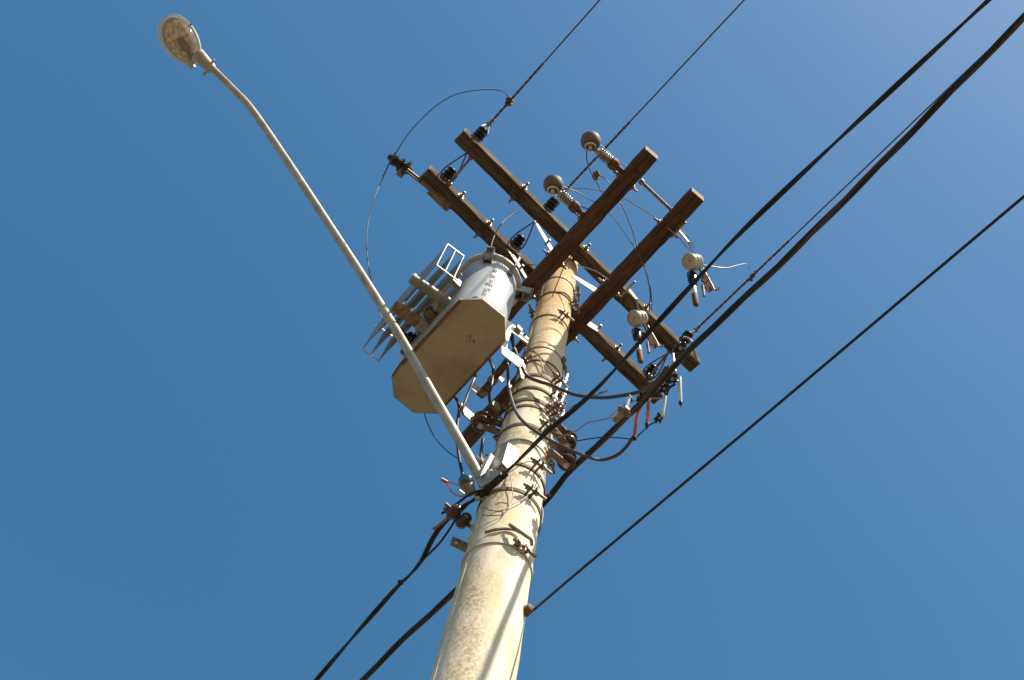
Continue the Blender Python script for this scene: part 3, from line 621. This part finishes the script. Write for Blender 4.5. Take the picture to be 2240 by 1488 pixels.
sheet([(1135,795),(1142,786),(1150,800),(1146,830),(1140,826)], (1142,806,7.75), mt='band')
m_ = MB(); q = P(1026,911,7.6); m_.cyl(q-Z*.02, q+Z*.02, .009, n=8); m_.build('strap_bolt', MT['galv'], tr)
# steel angle carrying the transformer, parallel to the lower crossarms
t = thing('support_angle', P(1107,790,8.1), 'thin dark steel angle beside the transformer, left of the lower crossarm end', 'steel angle')
m_ = MB(); a, c = P(1150,742,8.15), P(1048,868,8.15); m_.bar(a, c, .045, .006); m_.bar(a+E1*.02+Z*.022, c+E1*.02+Z*.022, .006, .044, Z); m_.build('angle_bar', MT['rust'], t)
m_ = MB()
for u_ in (.92, .7): q = a.lerp(c, u_); m_.cyl(q-Z*.02, q+Z*.02, .012, n=6); m_.box(q-Z*.008, E1*.03, E2*.02, Z*.004)
m_.build('bolt', MT['bolt'], t)

# ------------------------------------------------------------------ street lamp
lb = P(1052,1052,6.62)
lamp = thing('street_lamp', lb, 'street lamp with oval glass head on a long bent pipe at the upper left', 'street lamp')
armp = [(1058,1062,6.55),(1030,1008,6.66),(1000,955,6.80),(950,868,7.04),(880,745,7.40),(800,615,7.80),(720,492,8.20),(650,385,8.55),(585,288,8.88),(545,232,9.05),(515,200,9.15),(485,170,9.22),(458,143,9.27)]
pts = spline([P(*q) for q in armp], 6)
m_ = MB(); m_.tube(pts, [.0246-.0028*i/len(pts) for i in range(len(pts))], 20); m_.build('arm', MT['lamp_paint'], lamp)
ax = (P(428,116,9.33)-P(462,150,9.27)).normalized()
m_ = MB(); m_.lathe(P(464,152,9.265), ax, [(0,.030),(.01,.035),(.05,.038),(.12,.046),(.145,.048),(.15,.02)], 22)
q = P(458,147,9.27); sdv = ax.cross(Z).normalized()
for s_ in (-1, 1): m_.cyl(q+sdv*.02*s_, q+sdv*.058*s_-Z*.008, .008, n=8); m_.ball(q+sdv*.058*s_-Z*.008, .012, 8)
m_.build('neck', MT['lamp_paint'], lamp)
hc = P(394,88,9.40); ha = (P(360,44,9.44)-P(422,134,9.38)); ha.normalize()
hs = ha.cross(Z).normalized(); hn = hs.cross(ha).normalized(); hn = hn if hn.z > 0 else -hn
def egg(off, hgt, sc=1.0, n_=44):                 # egg outline of the head, narrow at the neck
    o = []
    for i in range(n_):
        a = 2*math.pi*i/n_; x_ = math.cos(a)*.172*sc; wdt = .118*sc*(1+.10*math.cos(a)); o.append(hc+ha*(x_+off)+hs*math.sin(a)*wdt+hn*hgt)
    return o
def eggs(lst, name, mt, cap=True):
    return loft([egg(o, h, s_) for (o, h, s_) in lst], cap).build(name, MT[mt], lamp)
eggs([(0,.012,.90),(0,.004,.95),(0,.018,1.0),(0,.040,.95),(-.01,.062,.78),(-.02,.078,.5),(-.02,.083,.1)], 'housing', 'lamp_bright', cap=False)
eggs([(-.012,.010,.86),(-.012,.03,.80),(-.012,.050,.6),(-.012,.058,.15)], 'reflector', 'amber')
eggs([(0,.000,.99),(0,-.03,1.0),(0,-.065,.94),(0,-.095,.78),(0,-.112,.5),(0,-.118,.2),(0,-.119,.03)], 'glass_cover', 'glass')
m_ = MB(); m_.tube(egg(0, .001, 1.01), .006, 6, closed=True); m_.build('rim', MT['lamp_bright'], lamp)
m_ = MB(); m_.lathe(hc+ha*-.14+hn*.0, ha, [(0,.018),(.03,.020),(.035,.014),(.06,.016),(.075,.024),(.12,.026),(.15,.018),(.16,.002)], 18); m_.build('bulb', MT['tan_cap'], lamp)
m_ = MB(); q = hc-ha*.175-hn*.01; m_.box(q-hs*.03, ha*.02, hs*.016, hn*.01); m_.box(q+hs*.03, ha*.02, hs*.016, hn*.012); m_.build('latch', MT['galv'], lamp)
m_ = MB(); q = hc+ha*.03-hs*.132-hn*.012; m_.ball(q, .008, 8); m_.build('hinge_pin', MT['bolt'], lamp)
# mounting: gusset, plates and clamp
plate_mb([(1029,1003),(1053,1021),(1050,1041),(1045,1046)], (1045,1025,6.64), azv(28)).build('gusset', MT['lamp_paint'], lamp, smooth=False)
nf = azv(28)
plate_mb([(1074,992),(1084,1001),(1062,1034),(1051,1041)], (1066,1018,6.62), nf).build('side_plate', MT['white_paint'], lamp, smooth=False)
plate_mb([(1060,1002),(1068,997),(1073,992),(1052,1041),(1046,1042)], (1060,1018,6.62), azv(-40)).build('side_plate', MT['lamp_paint'], lamp, smooth=False)
q = on_pole(1115,990,.05)
m_ = MB(); m_.prism([cut(x, y, q, nf) for x, y in ((1112,968),(1136,984),(1132,1008),(1110,1024),(1099,1012))], -nf*.006); m_.build('face_plate', MT['white_paint'], lamp, smooth=False)
m_ = MB(); m_.prism([on_pole(1111,969,.052), on_pole(1099,1012,.052), on_pole(1082,1030,.02), on_pole(1078,1024,.02), on_pole(1100,968,.01)], FW*.006); m_.build('side_plate', MT['lamp_paint'], lamp, smooth=False)
m_ = MB(); m_.prism([P(1058,1040,6.55), P(1078,1028,6.55), P(1096,1015,6.62), P(1100,1030,6.55), P(1075,1052,6.48), P(1052,1066,6.48), P(1040,1052,6.55)], Z*.02+FW*.02); m_.box(P(1090,1030,6.58), RT*.026, UP*.018, FW*.02); m_.cyl(P(1074,1033,6.5)-FW*.01, P(1074,1033,6.5)+FW*.03, .010, n=8); m_.build('mount', MT['galv'], lamp)
m_ = MB(); m_.cyl(P(1041,1002,6.75), P(1056,1012,6.70), .013, n=8); m_.cyl(P(1056,1012,6.7), P(1059,1010,6.7), .020, n=8); m_.build('clamp_bolt', MT['bolt'], lamp)

# photocell with red leads
pc = P(1022,1062,6.5)
t = thing('photocell', pc, 'small round photocell with a dark blue cap below the foot of the lamp arm', 'photocell')
axp = (UP*.75-RT*.35+Z*.5).normalized()
m_ = MB(); m_.lathe(pc-axp*.05, axp, [(0,.018),(.004,.032),(.055,.034),(.06,.031)], 22); m_.build('body', MT['beige_body'], t)
m_ = MB(); m_.lathe(pc+axp*.005, axp, [(0,.036),(.010,.037),(.03,.034),(.045,.022),(.050,.003)], 22); m_.build('cap', MT['blue_cap'], t)
m_ = MB(); m_.cyl(P(1008,1052,6.5), P(1016,1060,6.5), .010, n=8); m_.cyl(P(1005,1072,6.45)-FW*.02, P(1022,1085,6.45)-FW*.02, .006, n=6); m_.build('socket', MT['galv'], t)
t = thing('red_wire', P(975,1051,6.5), 'red looped wire with a bright red crimp end left of the photocell', 'wire')
m_ = MB(); m_.cyl(P(965,1048,6.5), P(978,1055,6.5), .008, n=10); m_.build('crimp', MT['red'], t)
m_ = MB(); m_.tube(spline([P(976,1054,6.5), P(990,1057,6.48), P(1008,1063,6.45)]), .0032, 6); m_.tube(spline([P(976,1054,6.5), P(984,1070,6.48), P(995,1082,6.46), P(1012,1086,6.44), P(1035,1082,6.42)]), .0032, 6); m_.build('lead', MT['red'], t)

# ------------------------------------------------------------------ thick cables
def dirext(p0, p1, L): p0, p1 = V(p0), V(p1); return p1+(p1-p0).normalized()*L
def twisted(name, path, R_, strands, lab, stripe=False, pitch=.9, extend=(0, 0), dz=0):
    path = [(x, y, z+dz) for x, y, z in path]
    pts = [P(*q) for q in path]
    pts = spline(pts, 14)
    if extend[0]: pts = [dirext(pts[3], pts[0], extend[0]*k/8) for k in range(8, 0, -1)]+pts
    if extend[1]: pts = pts+[dirext(pts[-4], pts[-1], extend[1]*k/8) for k in range(1, 9)]
    t = thing(name, pts[len(pts)//2], lab, 'cable', 'thick black cables crossing the pole')
    cum = [0]
    for i in range(1, len(pts)): cum.append(cum[-1]+(pts[i]-pts[i-1]).length)
    # resample so the twist is smooth
    n_ = int(cum[-1]/.06); res = []; j = 0
    for i in range(n_+1):
        s_ = cum[-1]*i/n_
        while j < len(cum)-2 and cum[j+1] < s_: j += 1
        u_ = (s_-cum[j])/max(1e-6, cum[j+1]-cum[j]); res.append((pts[j].lerp(pts[j+1], u_), s_))
    rs = R_*(.56 if strands > 1 else 1)
    for k in range(strands):
        q = []
        for i, (p_, s_) in enumerate(res):
            tt = (res[min(i+1, n_)][0]-res[max(i-1, 0)][0]).normalized(); s1 = tt.cross(Z).normalized(); s2 = s1.cross(tt)
            a = 2*math.pi*(s_/pitch+k/strands); off = R_*.5 if strands > 1 else 0
            q.append(p_+(s1*math.cos(a)+s2*math.sin(a))*off)
        m_ = MB(); m_.tube(q, rs, 10); m_.build('strand', MT['yellow'] if (stripe and k == 0) else MT['black'], t)
    return t
twisted('overhead_cable', [(2165,-2,6.52),(1900,244,6.48),(1700,432,6.45),(1600,530,6.44),(1500,638,6.42),(1440,704,6.41),(1300,856,6.40),(1200,942,6.40),(1150,992,6.40),(1100,1040,6.40),(1062,1075,6.40)], .0112, 2, 'thick black cable from the top right corner to the foot of the lamp arm', pitch=1.3, extend=(6, 0))
twisted('overhead_cable', [(2240,38,6.86),(2050,231,6.85),(1940,345,6.85),(1730,555,6.85),(1600,678,6.84),(1517,757,6.84),(1463,815,6.84),(1400,884,6.84),(1345,938,6.84),(1250,1028,6.83),(1205,1083,6.80),(1130,1165,6.76),(1060,1235,6.72),(1000,1290,6.72),(940,1345,6.70),(860,1420,6.68),(790,1492,6.66)], .0155, 3, 'thickest black cable with a brown stripe, passing behind the pole', stripe=True, pitch=1.25, extend=(6, 4), dz=.08)
twisted('overhead_cable', [(2240,430,5.66),(2100,548,5.655),(1700,886,5.64),(1400,1138,5.63),(1250,1264,5.625),(1175,1328,5.62),(1152,1347,5.62)], .0054, 1, 'thin black cable from the right edge to the small insulator low on the pole', extend=(6, 0))
twisted('service_cable', [(1110,1035,6.40),(1060,1080,6.38),(1020,1103,6.36),(985,1130,6.34),(958,1160,6.33),(940,1190,6.33),(925,1222,6.33),(900,1255,6.33),(870,1283,6.33),(780,1385,6.33),(690,1490,6.33)], .0115, 2, 'black cable by the brown insulators, running down to the bottom left edge', pitch=1.0, extend=(0, 4))
wire('tail_wire', [P(1048,1080,6.38), P(1010,1118,6.34), P(982,1160,6.33), P(960,1190,6.32), P(935,1215,6.32), P(925,1226,6.32)], .0052, 'black', 'thinner black tail running beside the cable below the brown insulators')
wire('tail_wire', [P(1062,1070,6.4), P(1030,1080,6.38), P(1005,1098,6.36), P(985,1112,6.35), P(966,1124,6.34)], .006, 'black', 'short black cable tail ending left of the brown insulators', k=6)
wire('cable_stub', [P(985,1128,6.31), P(965,1145,6.31), P(948,1158,6.31)], .007, 'copper', 'bare brown cable stub beside the brown insulators')
m_ = MB(); m_.box(P(876,1274,6.30), RT*.012, UP*.010, FW*.012); m_.cyl(P(872,1276,6.3), P(883,1270,6.3), .007); tag(m_.build('cable_clip', MT['black'], loc=P(876,1274,6.3)), 'little black clip on the cable at lower left', 'clip')

# dead end clamp around the front cable at the lamp foot
t = thing('dead_end_clamp', P(1085,1052,6.42), 'dark clamp gripping the front cable where it meets the lamp foot', 'clamp')
m_ = MB(); a, c = P(1100,1040,6.40), P(1045,1088,6.38); m_.bar(a, c, .032, .030, FW)
for u_ in (.1, .4, .75): q = a.lerp(c, u_); m_.cyl(q-FW*.028, q+FW*.02, .008, n=6)
m_.build('body', MT['black'], t)
m_ = MB(); m_.tube(spline([P(1107,1038,6.42), P(1106,1050,6.4), P(1098,1065,6.38), P(1085,1080,6.37), P(1058,1088,6.37)]), .004, 6); m_.build('bail', MT['galv'], t)
m_ = MB(); m_.cyl(P(1040,1092,6.36), P(1050,1090,6.36), .012, n=8); m_.cyl(P(1050,1091,6.36), P(1068,1094,6.37), .006, n=8); m_.build('bolt', MT['band'], t)

# brown insulators low on the pole
t = thing('strain_insulator', P(1005,1130,6.33), 'pair of brown glazed insulator discs left of the pole above the drilled steel bar', 'insulator')
i0, i1 = P(985,1112,6.34), P(1028,1152,6.30); d = (i1-i0).normalized(); L = (i1-i0).length
for c_ in (.22, .70):
    q = i0.lerp(i1, c_); m_ = MB(); m_.lathe(q-d*.03, d, [(0,.012),(.004,.030),(.018,.042),(.036,.042),(.052,.030),(.056,.012)], 22); m_.build('disc', MT['brown_glaze'], t)
m_ = MB(); m_.cyl(i0-d*.03, i1+d*.03, .009, n=10); m_.ball(P(978,1117,6.34), .014, 8); m_.cyl(P(970,1112,6.34), P(985,1120,6.34), .008, n=6); m_.build('pin', MT['galv_dark'], t)
m_ = MB(); m_.box(P(1045,1163,6.27), RT*.018, UP*.022, FW*.014); m_.cyl(P(1030,1152,6.3), P(1042,1160,6.3), .014, n=8); m_.cyl(P(1022,1178,6.2), P(1036,1172,6.2), .010, n=8); m_.build('clevis', MT['white_paint'], t)
t = thing('drilled_bar', P(1030,1198,6.12), 'short flat steel bar with a hole, sticking out left from the lowest band', 'steel bar')
a, c = P(987,1183,6.14), P(1036,1206,6.10); d = (c-a).normalized(); nn = FW; sd = d.cross(nn).normalized(); wd = .021; hr = .006
m_ = MB(); vs = []; fs = []; hcn = a+d*.026; ns = 24
outer = []
for i in range(ns):
    an = 2*math.pi*i/ns; dx_, dy_ = math.cos(an), math.sin(an); k = min(.026/abs(dx_) if abs(dx_) > 1e-6 else 9, wd/abs(dy_) if abs(dy_) > 1e-6 else 9); outer.append(hcn+d*dx_*k+sd*dy_*k)
inner = [hcn+(d*math.cos(2*math.pi*i/ns)+sd*math.sin(2*math.pi*i/ns))*hr for i in range(ns)]
vs = outer+inner+[v+nn*.008 for v in outer]+[v+nn*.008 for v in inner]
for i in range(ns):
    j = (i+1) % ns; fs += [(i, j, ns+j, ns+i), (2*ns+i, 3*ns+i, 3*ns+j, 2*ns+j), (i, 2*ns+i, 2*ns+j, j), (ns+i, ns+j, 3*ns+j, 3*ns+i)]
m_.add(vs, fs); m_.box((a+d*.052+c)/2+nn*.004, (c-a-d*.052)/2, sd*wd, nn*.004); m_.build('bar', MT['galv_dark'], t)

# small insulator on the right side low down
q = P(1158,1336,5.62); t = thing('knob_insulator', q, 'small pale ribbed insulator holding the thin cable at the right side of the pole', 'insulator')
m_ = MB(); m_.lathe(P(1146,1340,5.62), P(1170,1322,5.62)-P(1146,1340,5.62), [(0,.022),(.008,.022),(.011,.016),(.016,.016),(.019,.021),(.024,.021),(.027,.015),(.032,.015),(.035,.018),(.040,.016),(.044,.004)], 20); m_.build('porcelain', MT['rust'], t)
m_ = MB(); m_.cyl(P(1140,1342,5.62), P(1165,1328,5.62), .006, n=8); m_.build('pin', MT['bolt'], t)

# ------------------------------------------------------------------ spool insulators on brackets
def spool(pos, polepts, lab, R_=.047):
    pos = V(pos); t = thing('spool_insulator', pos, lab, 'spool insulator', 'dark spool insulators on brackets around the pole')
    m_ = MB(); m_.lathe(pos-Z*.04, Z, [(0,.018),(.001,R_*.9),(.008,R_),(.020,R_),(.030,R_*.66),(.038,R_*.58),(.044,R_*.58),(.050,R_*.66),(.060,R_),(.072,R_),(.079,R_*.9),(.08,.018)], 30); m_.build('porcelain', MT['brown_glaze'], t)
    for pp in polepts:
        pp = V(pp)
        for zz in (-.05, .05): a = pos+Z*zz; bq = V((pp.x, pp.y, a.z)); m_ = MB(); m_.bar(a-(bq-a).normalized()*.018, bq, .038, .005); m_.build('bracket', MT['galv_dark'], t)
    m_ = MB(); m_.cyl(pos-Z*.068, pos+Z*.068, .008, n=10); m_.cyl(pos-Z*.066, pos-Z*.054, .015, n=6); m_.cyl(pos+Z*.054, pos+Z*.066, .015, n=6); m_.build('bolt', MT['galv'], t)
    return t
spool(P(1054,922,7.34), [P(1112,944,7.34)], 'dark spool insulator left of the pole, between transformer and pole', .050)
spool(P(1242,964,7.12), [P(1205,925,7.12)], 'upper of two dark spool insulators right of the pole')
spool(P(1240,1006,6.92), [P(1200,975,6.92)], 'lower of two dark spool insulators right of the pole')

# ------------------------------------------------------------------ jumpers and leads
def W(name, path, r, mt, lab, k=8): return wire(name, [P(*q) for q in path], r, mt, lab, k=k)
W('jumper_wire', [(1112,216,10.12),(1105,203,10.12),(1085,197,10.1),(1050,197,10.08),(1015,202,10.05),(985,212,10.02),(950,235,10.0),(915,268,9.97),(888,300,9.95),(866,335,9.93),(857,347,9.92)], .0036, 'alu', 'thin looping jumper wire from the top left conductor clamp to the three-shed insulator')
W('jumper_wire', [(857,347,9.92),(845,372,9.8),(835,395,9.7),(820,430,9.5),(808,470,9.35),(802,520,9.15),(804,565,9.0),(812,615,8.8),(822,655,8.6),(835,695,8.45),(860,735,8.25),(890,752,8.05)], .0036, 'alu', 'thin wire hanging from the three-shed insulator down to the radiator side of the transformer')
m_ = MB(); pts = spline([P(866,333,9.93), P(857,347,9.92), P(846,370,9.8), P(837,390,9.72)], 10)
m_.tube([p+V((.004*math.sin(i*1.8), .004*math.cos(i*1.8), 0)) for i, p in enumerate(pts)], .0045, 6); tag(m_.build('binding_wire', MT['alu'], loc=pts[0]), 'twisted binding wire round the head of the three-shed insulator', 'wire')
W('lead_wire', [(1238,414,9.7),(1270,412,9.6),(1300,415,9.5),(1335,423,9.42),(1370,437,9.35),(1400,455,9.3),(1430,474,9.22),(1460,498,9.15),(1485,520,9.1),(1508,548,9.1)], .0038, 'alu_bright', 'bright bare lead arching from the middle conductor over both lower crossarms to a fuse cutout')
W('lead_wire', [(1232,408,9.3),(1262,420,9.35),(1290,436,9.35),(1320,455,9.3),(1345,480,9.25),(1370,515,9.2),(1390,545,9.15),(1408,578,9.05),(1418,610,9.0),(1424,640,8.95),(1426,680,8.95)], .0032, 'alu', 'thin lead from the left capped arrester cap running down to the lower fuse cutout')
W('lead_wire', [(1313,317,9.3),(1340,340,9.3),(1372,366,9.25)], .0028, 'alu', 'very thin lead between the right capped arrester and its crossarm')
W('lead_wire', [(1283,330,9.15),(1284,350,9.2),(1290,372,9.3),(1300,390,9.4),(1310,408,9.4),(1320,424,9.35),(1345,436,9.3),(1362,452,9.3),(1378,490,9.25),(1390,525,9.2),(1400,560,9.1),(1414,600,9.0),(1422,640,8.95),(1420,682,8.95)], .0036, 'alu', 'curved lead from the ring of the right capped arrester down past the lower crossarms')
W('lead_wire', [(1313,385,9.95),(1325,392,9.9),(1336,404,9.85)], .0034, 'alu', 'short lead leaving the middle conductor clamp')
W('lead_wire', [(1540,580,9.05),(1565,584,9.1),(1590,586,9.2),(1615,580,9.5),(1632,578,9.8),(1642,592,10.1)], .0036, 'alu_bright', 'wavy bright lead from the upper fuse cutout to the clamp of the right conductor')
W('lead_wire', [(1142,460,10.0),(1120,470,9.9),(1095,492,9.7),(1080,520,9.4),(1073,545,8.9),(1068,560,8.6)], .004, 'alu', 'dark lead from the middle of the street-side crossarm down to the transformer lid')
W('lead_wire', [(1492,505,9.1),(1505,520,9.1),(1520,545,9.15)], .0028, 'alu', 'very thin lead beside the bracket of the upper fuse cutout')
W('lead_wire', [(1255,440,9.5),(1272,452,9.3),(1292,459,9.2)], .004, 'black', 'short dark lead from the left capped arrester to its crossarm')
W('lead_wire', [(1145,578,9.3),(1180,580,9.35),(1215,578,9.4)], .004, 'alu', 'straight dark wire crossing behind the pole top')
W('lead_wire', [(1262,580,9.35),(1300,592,9.2),(1332,612,9.1)], .0038, 'alu_bright', 'lead from the pole top to the rear lower crossarm')
W('ground_wire', [(1250,560,9.05),(1236,580,9.0),(1222,612,9.0),(1206,655,9.0)], .0036, 'alu', 'dark wire hanging in front of the pole top')
W('cable_lead', [(1118,738,8.0),(1126,765,7.9),(1136,790,7.72),(1142,802,7.65),(1148,815,7.62),(1158,826,7.58),(1180,835,7.52),(1203,842,7.46),(1227,852,7.4),(1259,864,7.35),(1302,870,7.3),(1345,868,7.25),(1399,857,7.2),(1431,838,7.15),(1450,815,7.12),(1460,800,7.1)], .0098, 'brown_cable', 'upper brown cable swinging from the transformer strap past the pole to the right crossarm ends')
_z = on_pole(1193,957,.05).z
wire('cable_lead', [P(1108,742,8.1), P(1107,775,7.95), P(1110,800,7.8), P(1112,835,7.62), P(1114,855,7.5), on_pole(1128,899,.055), on_pole(1152,929,.05), on_pole(1193,957,.05), P(1233,978,_z-.03), P(1274,995,_z-.07), P(1313,1006,6.90), P(1345,998,6.88), P(1367,981,6.88), P(1384,957,6.88)], .0088, 'brown_cable', 'lower brown cable looping down across the pole to the red tubes')
W('cable_lead', [(1120,730,8.0),(1125,765,7.9),(1132,790,7.8),(1140,800,7.7)], .009, 'brown_cable', 'short dark cable hanging between transformer and pole top')
W('cable_lead', [(1066,775,8.0),(1075,796,7.9),(1079,810,7.8),(1076,840,7.6),(1070,862,7.55),(1074,885,7.5),(1090,905,7.45)], .009, 'brown_cable', 'short brown cable under the right edge of the transformer')
W('cable_lead', [(1036,790,7.8),(1040,820,7.7),(1035,835,7.6),(1024,862,7.5),(1014,888,7.4),(1004,905,7.35),(1000,925,7.3)], .008, 'brown_cable', 'short brown cable crossing the white strap under the transformer')
W('cable_lead', [(990,862,7.7),(1002,880,7.5),(1004,900,7.35),(1000,935,7.1),(1000,965,6.95),(1004,1000,6.75),(1012,1040,6.55)], .0080, 'black', 'dark cable dropping from the transformer strap to the photocell')
W('cable_lead', [(1057,960,7.1),(1053,985,6.9),(1052,1010,6.75),(1053,1030,6.68)], .0085, 'black', 'short dark vertical cable left of the pole above the lamp foot')
W('lead_wire', [(928,905,7.55),(937,930,7.3),(952,958,7.05),(975,984,6.9),(1000,1002,6.8)], .003, 'black', 'thin dark wire from the transformer base to the lamp arm')
W('lead_wire', [(1310,860,7.2),(1330,855,7.2),(1290,870,7.1),(1250,890,7.0),(1225,905,6.9),(1195,922,6.8)], .0035, 'black', 'thin dark wire sagging beside the upper brown cable')
W('lead_wire', [(1262,965,7.05),(1290,960,7.0),(1320,957,7.0),(1355,958,6.95),(1385,960,6.9),(1405,945,6.88),(1418,932,6.88),(1440,920,6.86)], .0032, 'black', 'thin dark wire from the upper right spool to the spiky clamp')
W('lead_wire', [(1205,965,7.0),(1240,950,7.05),(1265,940,7.05),(1285,925,7.05),(1310,920,7.0),(1340,913,6.95)], .0028, 'copper', 'wavy copper wire from the right spools to the beige connector')
W('lead_wire', [(1335,910,6.95),(1360,890,7.0),(1385,878,7.0),(1410,874,7.0),(1450,871,7.0)], .0036, 'alu_bright', 'thin pale wire in front of the rear crossarm end')
W('ground_wire', [(1178,1065,6.75),(1172,1085,6.6),(1185,1110,6.5),(1186,1135,6.4),(1178,1165,6.25),(1166,1195,6.15),(1168,1220,6.05),(1164,1240,6.0)], .005, 'black', 'dark earth wire running down the right edge of the pole')
for path, lab in (([(1118,1035),(1119,1060),(1122,1085),(1117,1105),(1098,1117),(1075,1117),(1056,1110)], 'thin slack wire loop in front of the pole below the lamp foot'),
                  ([(1083,1105),(1095,1100),(1112,1104),(1110,1115),(1098,1126),(1075,1128),(1055,1127)], 'smallest curl of thin wire on the pole below the lamp foot'),
                  ([(1175,1000),(1185,1030),(1178,1055),(1165,1075),(1145,1092),(1120,1103)], 'thin wire straying across the right half of the pole')):
    wire('slack_wire', [on_pole(x, y, .02) for x, y in path], .0022, 'alu', lab)
for path, lab in (([(1152,755),(1170,770),(1190,790),(1210,815)], 'thin wire slanting over the pole above the band cluster'),
                  ([(1158,768),(1176,775),(1186,800),(1190,815)], 'second thin wire slanting over the pole above the band cluster')):
    wire('slack_wire', [on_pole(x, y, .02) for x, y in path], .003, 'alu', lab)

# vertical wires threaded through the bolt cluster
for i, (x, y, x2, y2) in enumerate(((1203,806,1196,850),(1216,812,1210,868),(1222,838,1214,895),(1200,848,1190,905),(1214,858,1228,905))):
    pass

# ------------------------------------------------------------------ connectors at the right
def connector(x, y, z, lab, s_=1.0, seed=1):
    rn = random.Random(seed); q = P(x, y, z); t = thing('cable_connector', q, lab, 'cable connector', 'black connectors near the right crossarm ends')
    m_ = MB(); m_.box(q, RT*.020*s_, UP*.016*s_, FW*.02*s_); m_.box(q+RT*.014*s_+UP*.012*s_, RT*.014*s_, UP*.014*s_, FW*.014*s_); m_.box(q-RT*.016*s_-UP*.012*s_, RT*.016*s_, UP*.010*s_, FW*.014*s_)
    for i in range(9):
        d = V((rn.uniform(-1,1), rn.uniform(-1,1), rn.uniform(-1,1))).normalized(); m_.cyl(q, q+d*rn.uniform(.028,.044)*s_, .005, n=6)
    m_.build('body', MT['black_glaze'], t, bevel=.002)
    m_ = MB(); m_.cyl(q-FW*.036*s_, q-FW*.02*s_, .009*s_, n=6); m_.cyl(q+RT*.02*s_-FW*.03*s_, q+RT*.02*s_-FW*.01*s_, .006*s_, n=6); m_.build('bolt', MT['alu_bright'], t)
    return t
connector(1487,762,7.4, 'black bolted connector under the right end of the street-side crossarm', 1.15, 1)
connector(1469,829,6.95, 'black connector with a white bolt head above the white tube', 1.0, 2)
connector(1442,914,6.86, 'spiky black connector at the foot of the slanting white tube', .75, 3)
connector(1408,868,7.0, 'black connector in front of the rear crossarm end', 1.1, 4)
connector(1452,850,7.0, 'black connector between the two upper crossarm ends, near the brown cable', .9, 5)
def tubes(a, b_, r, mt, lab, tip=True):
    t = thing('hanging_tube', a, lab, 'insulating tube', 'glazed tubes hanging near the right crossarm ends'); a, b_ = V(a), V(b_); d = (b_-a).normalized()
    m_ = MB(); m_.lathe(a, d, [(0,r*.6),(.004,r),((b_-a).length-.004,r),((b_-a).length,r*.8)], 16); m_.build('tube', MT[mt], t)
    if tip: m_ = MB(); m_.lathe(b_-d*.004, d, [(0,r*1.1),(.012,r*1.2),(.022,r*.8),(.03,r*.25),(.045,r*.2)], 12); m_.build('tip', MT['black'], t)
tubes(P(1487,825,6.98), P(1489,880,6.80), .0085, 'white_tube', 'straight white glazed tube hanging furthest right')
tubes(P(1456,866,6.93), P(1449,910,6.80), .0085, 'white_tube', 'slanting white glazed tube above the spiky connector', False)
tubes(P(1420,868,6.98), P(1416,928,6.80), .0095, 'red_tube', 'straight red glazed tube below the rear crossarm end')
t = thing('hanging_tube', P(1408,880,6.95), 'bent red glazed tube joining the lower brown cable', 'insulating tube', 'glazed tubes hanging near the right crossarm ends')
m_ = MB(); m_.tube(spline([P(1408,880,6.95), P(1398,896,6.92), P(1393,915,6.88), P(1390,935,6.84), P(1387,955,6.82)]), .0085, 12); m_.build('tube', MT['red_tube'], t)
m_ = MB(); m_.ball(P(1387,958,6.82), .015, 10); m_.build('tip', MT['black'], t)
W('drop_lead', [(1478,840,6.95),(1465,848,6.95),(1459,860,6.94),(1457,868,6.93)], .006, 'black', 'short black lead into the slanting white tube')
W('white_lead', [(1494,738,9.9),(1504,740,9.9),(1512,748,9.85),(1518,765,9.8),(1524,788,9.78)], .011, 'alu_bright', 'short pale cable bent over the lower right end of the street-side crossarm')
W('white_lead', [(1472,775,7.2),(1474,795,7.1),(1476,810,7.0),(1480,822,6.98)], .0075, 'alu_bright', 'short pale lead above the connector with the white bolt')
W('white_lead', [(1460,803,7.1),(1452,812,7.1),(1440,832,7.1)], .009, 'brown_cable', 'short brown stub at the end of the upper brown cable')
W('drop_lead', [(1376,864,6.95),(1382,875,6.93),(1371,888,6.9)], .005, 'brown_cable', 'small brown lead arching over the beige connector')
m_ = MB(); m_.cyl(P(1378,868,6.95), P(1371,890,6.88), .009, n=10); tag(m_.build('connector_pin', MT['white_tube'], loc=P(1375,880,6.9)), 'short white pin above the beige connector', 'pin')
t = thing('cable_splice', P(1364,902,6.83), 'beige and grey splice connector clamped on the thick striped cable', 'splice')
m_ = MB(); a, c = P(1344,922,6.81), P(1374,892,6.81); m_.bar(a, c, .030, .028, FW); m_.build('body', MT['beige_body'], t, bevel=.004)
m_ = MB(); m_.box(P(1357,896,6.83), RT*.011, UP*.017, FW*.016); m_.box(P(1372,907,6.8), RT*.016, UP*.011, FW*.014); m_.build('jaw', MT['galv_dark'], t, bevel=.003)
m_ = MB(); m_.cyl(P(1348,905,6.8)-FW*.02, P(1348,905,6.8)+FW*.01, .008, n=6); m_.build('bolt', MT['galv'], t)
m_ = MB(); m_.cyl(P(1378,912,6.8), P(1386,919,6.78), .006, n=6); m_.build('bolt', MT['galv'], t)
# red clip on the cable behind the pole at the right
m_ = MB(); m_.bar(P(1190,1090,6.80), P(1202,1082,6.80), .018, .02, FW); tag(m_.build('cable_tag', MT['dark_red'], loc=P(1198,1083,6.72)), 'small dark red tag on the striped cable at the right edge of the pole', 'tag')
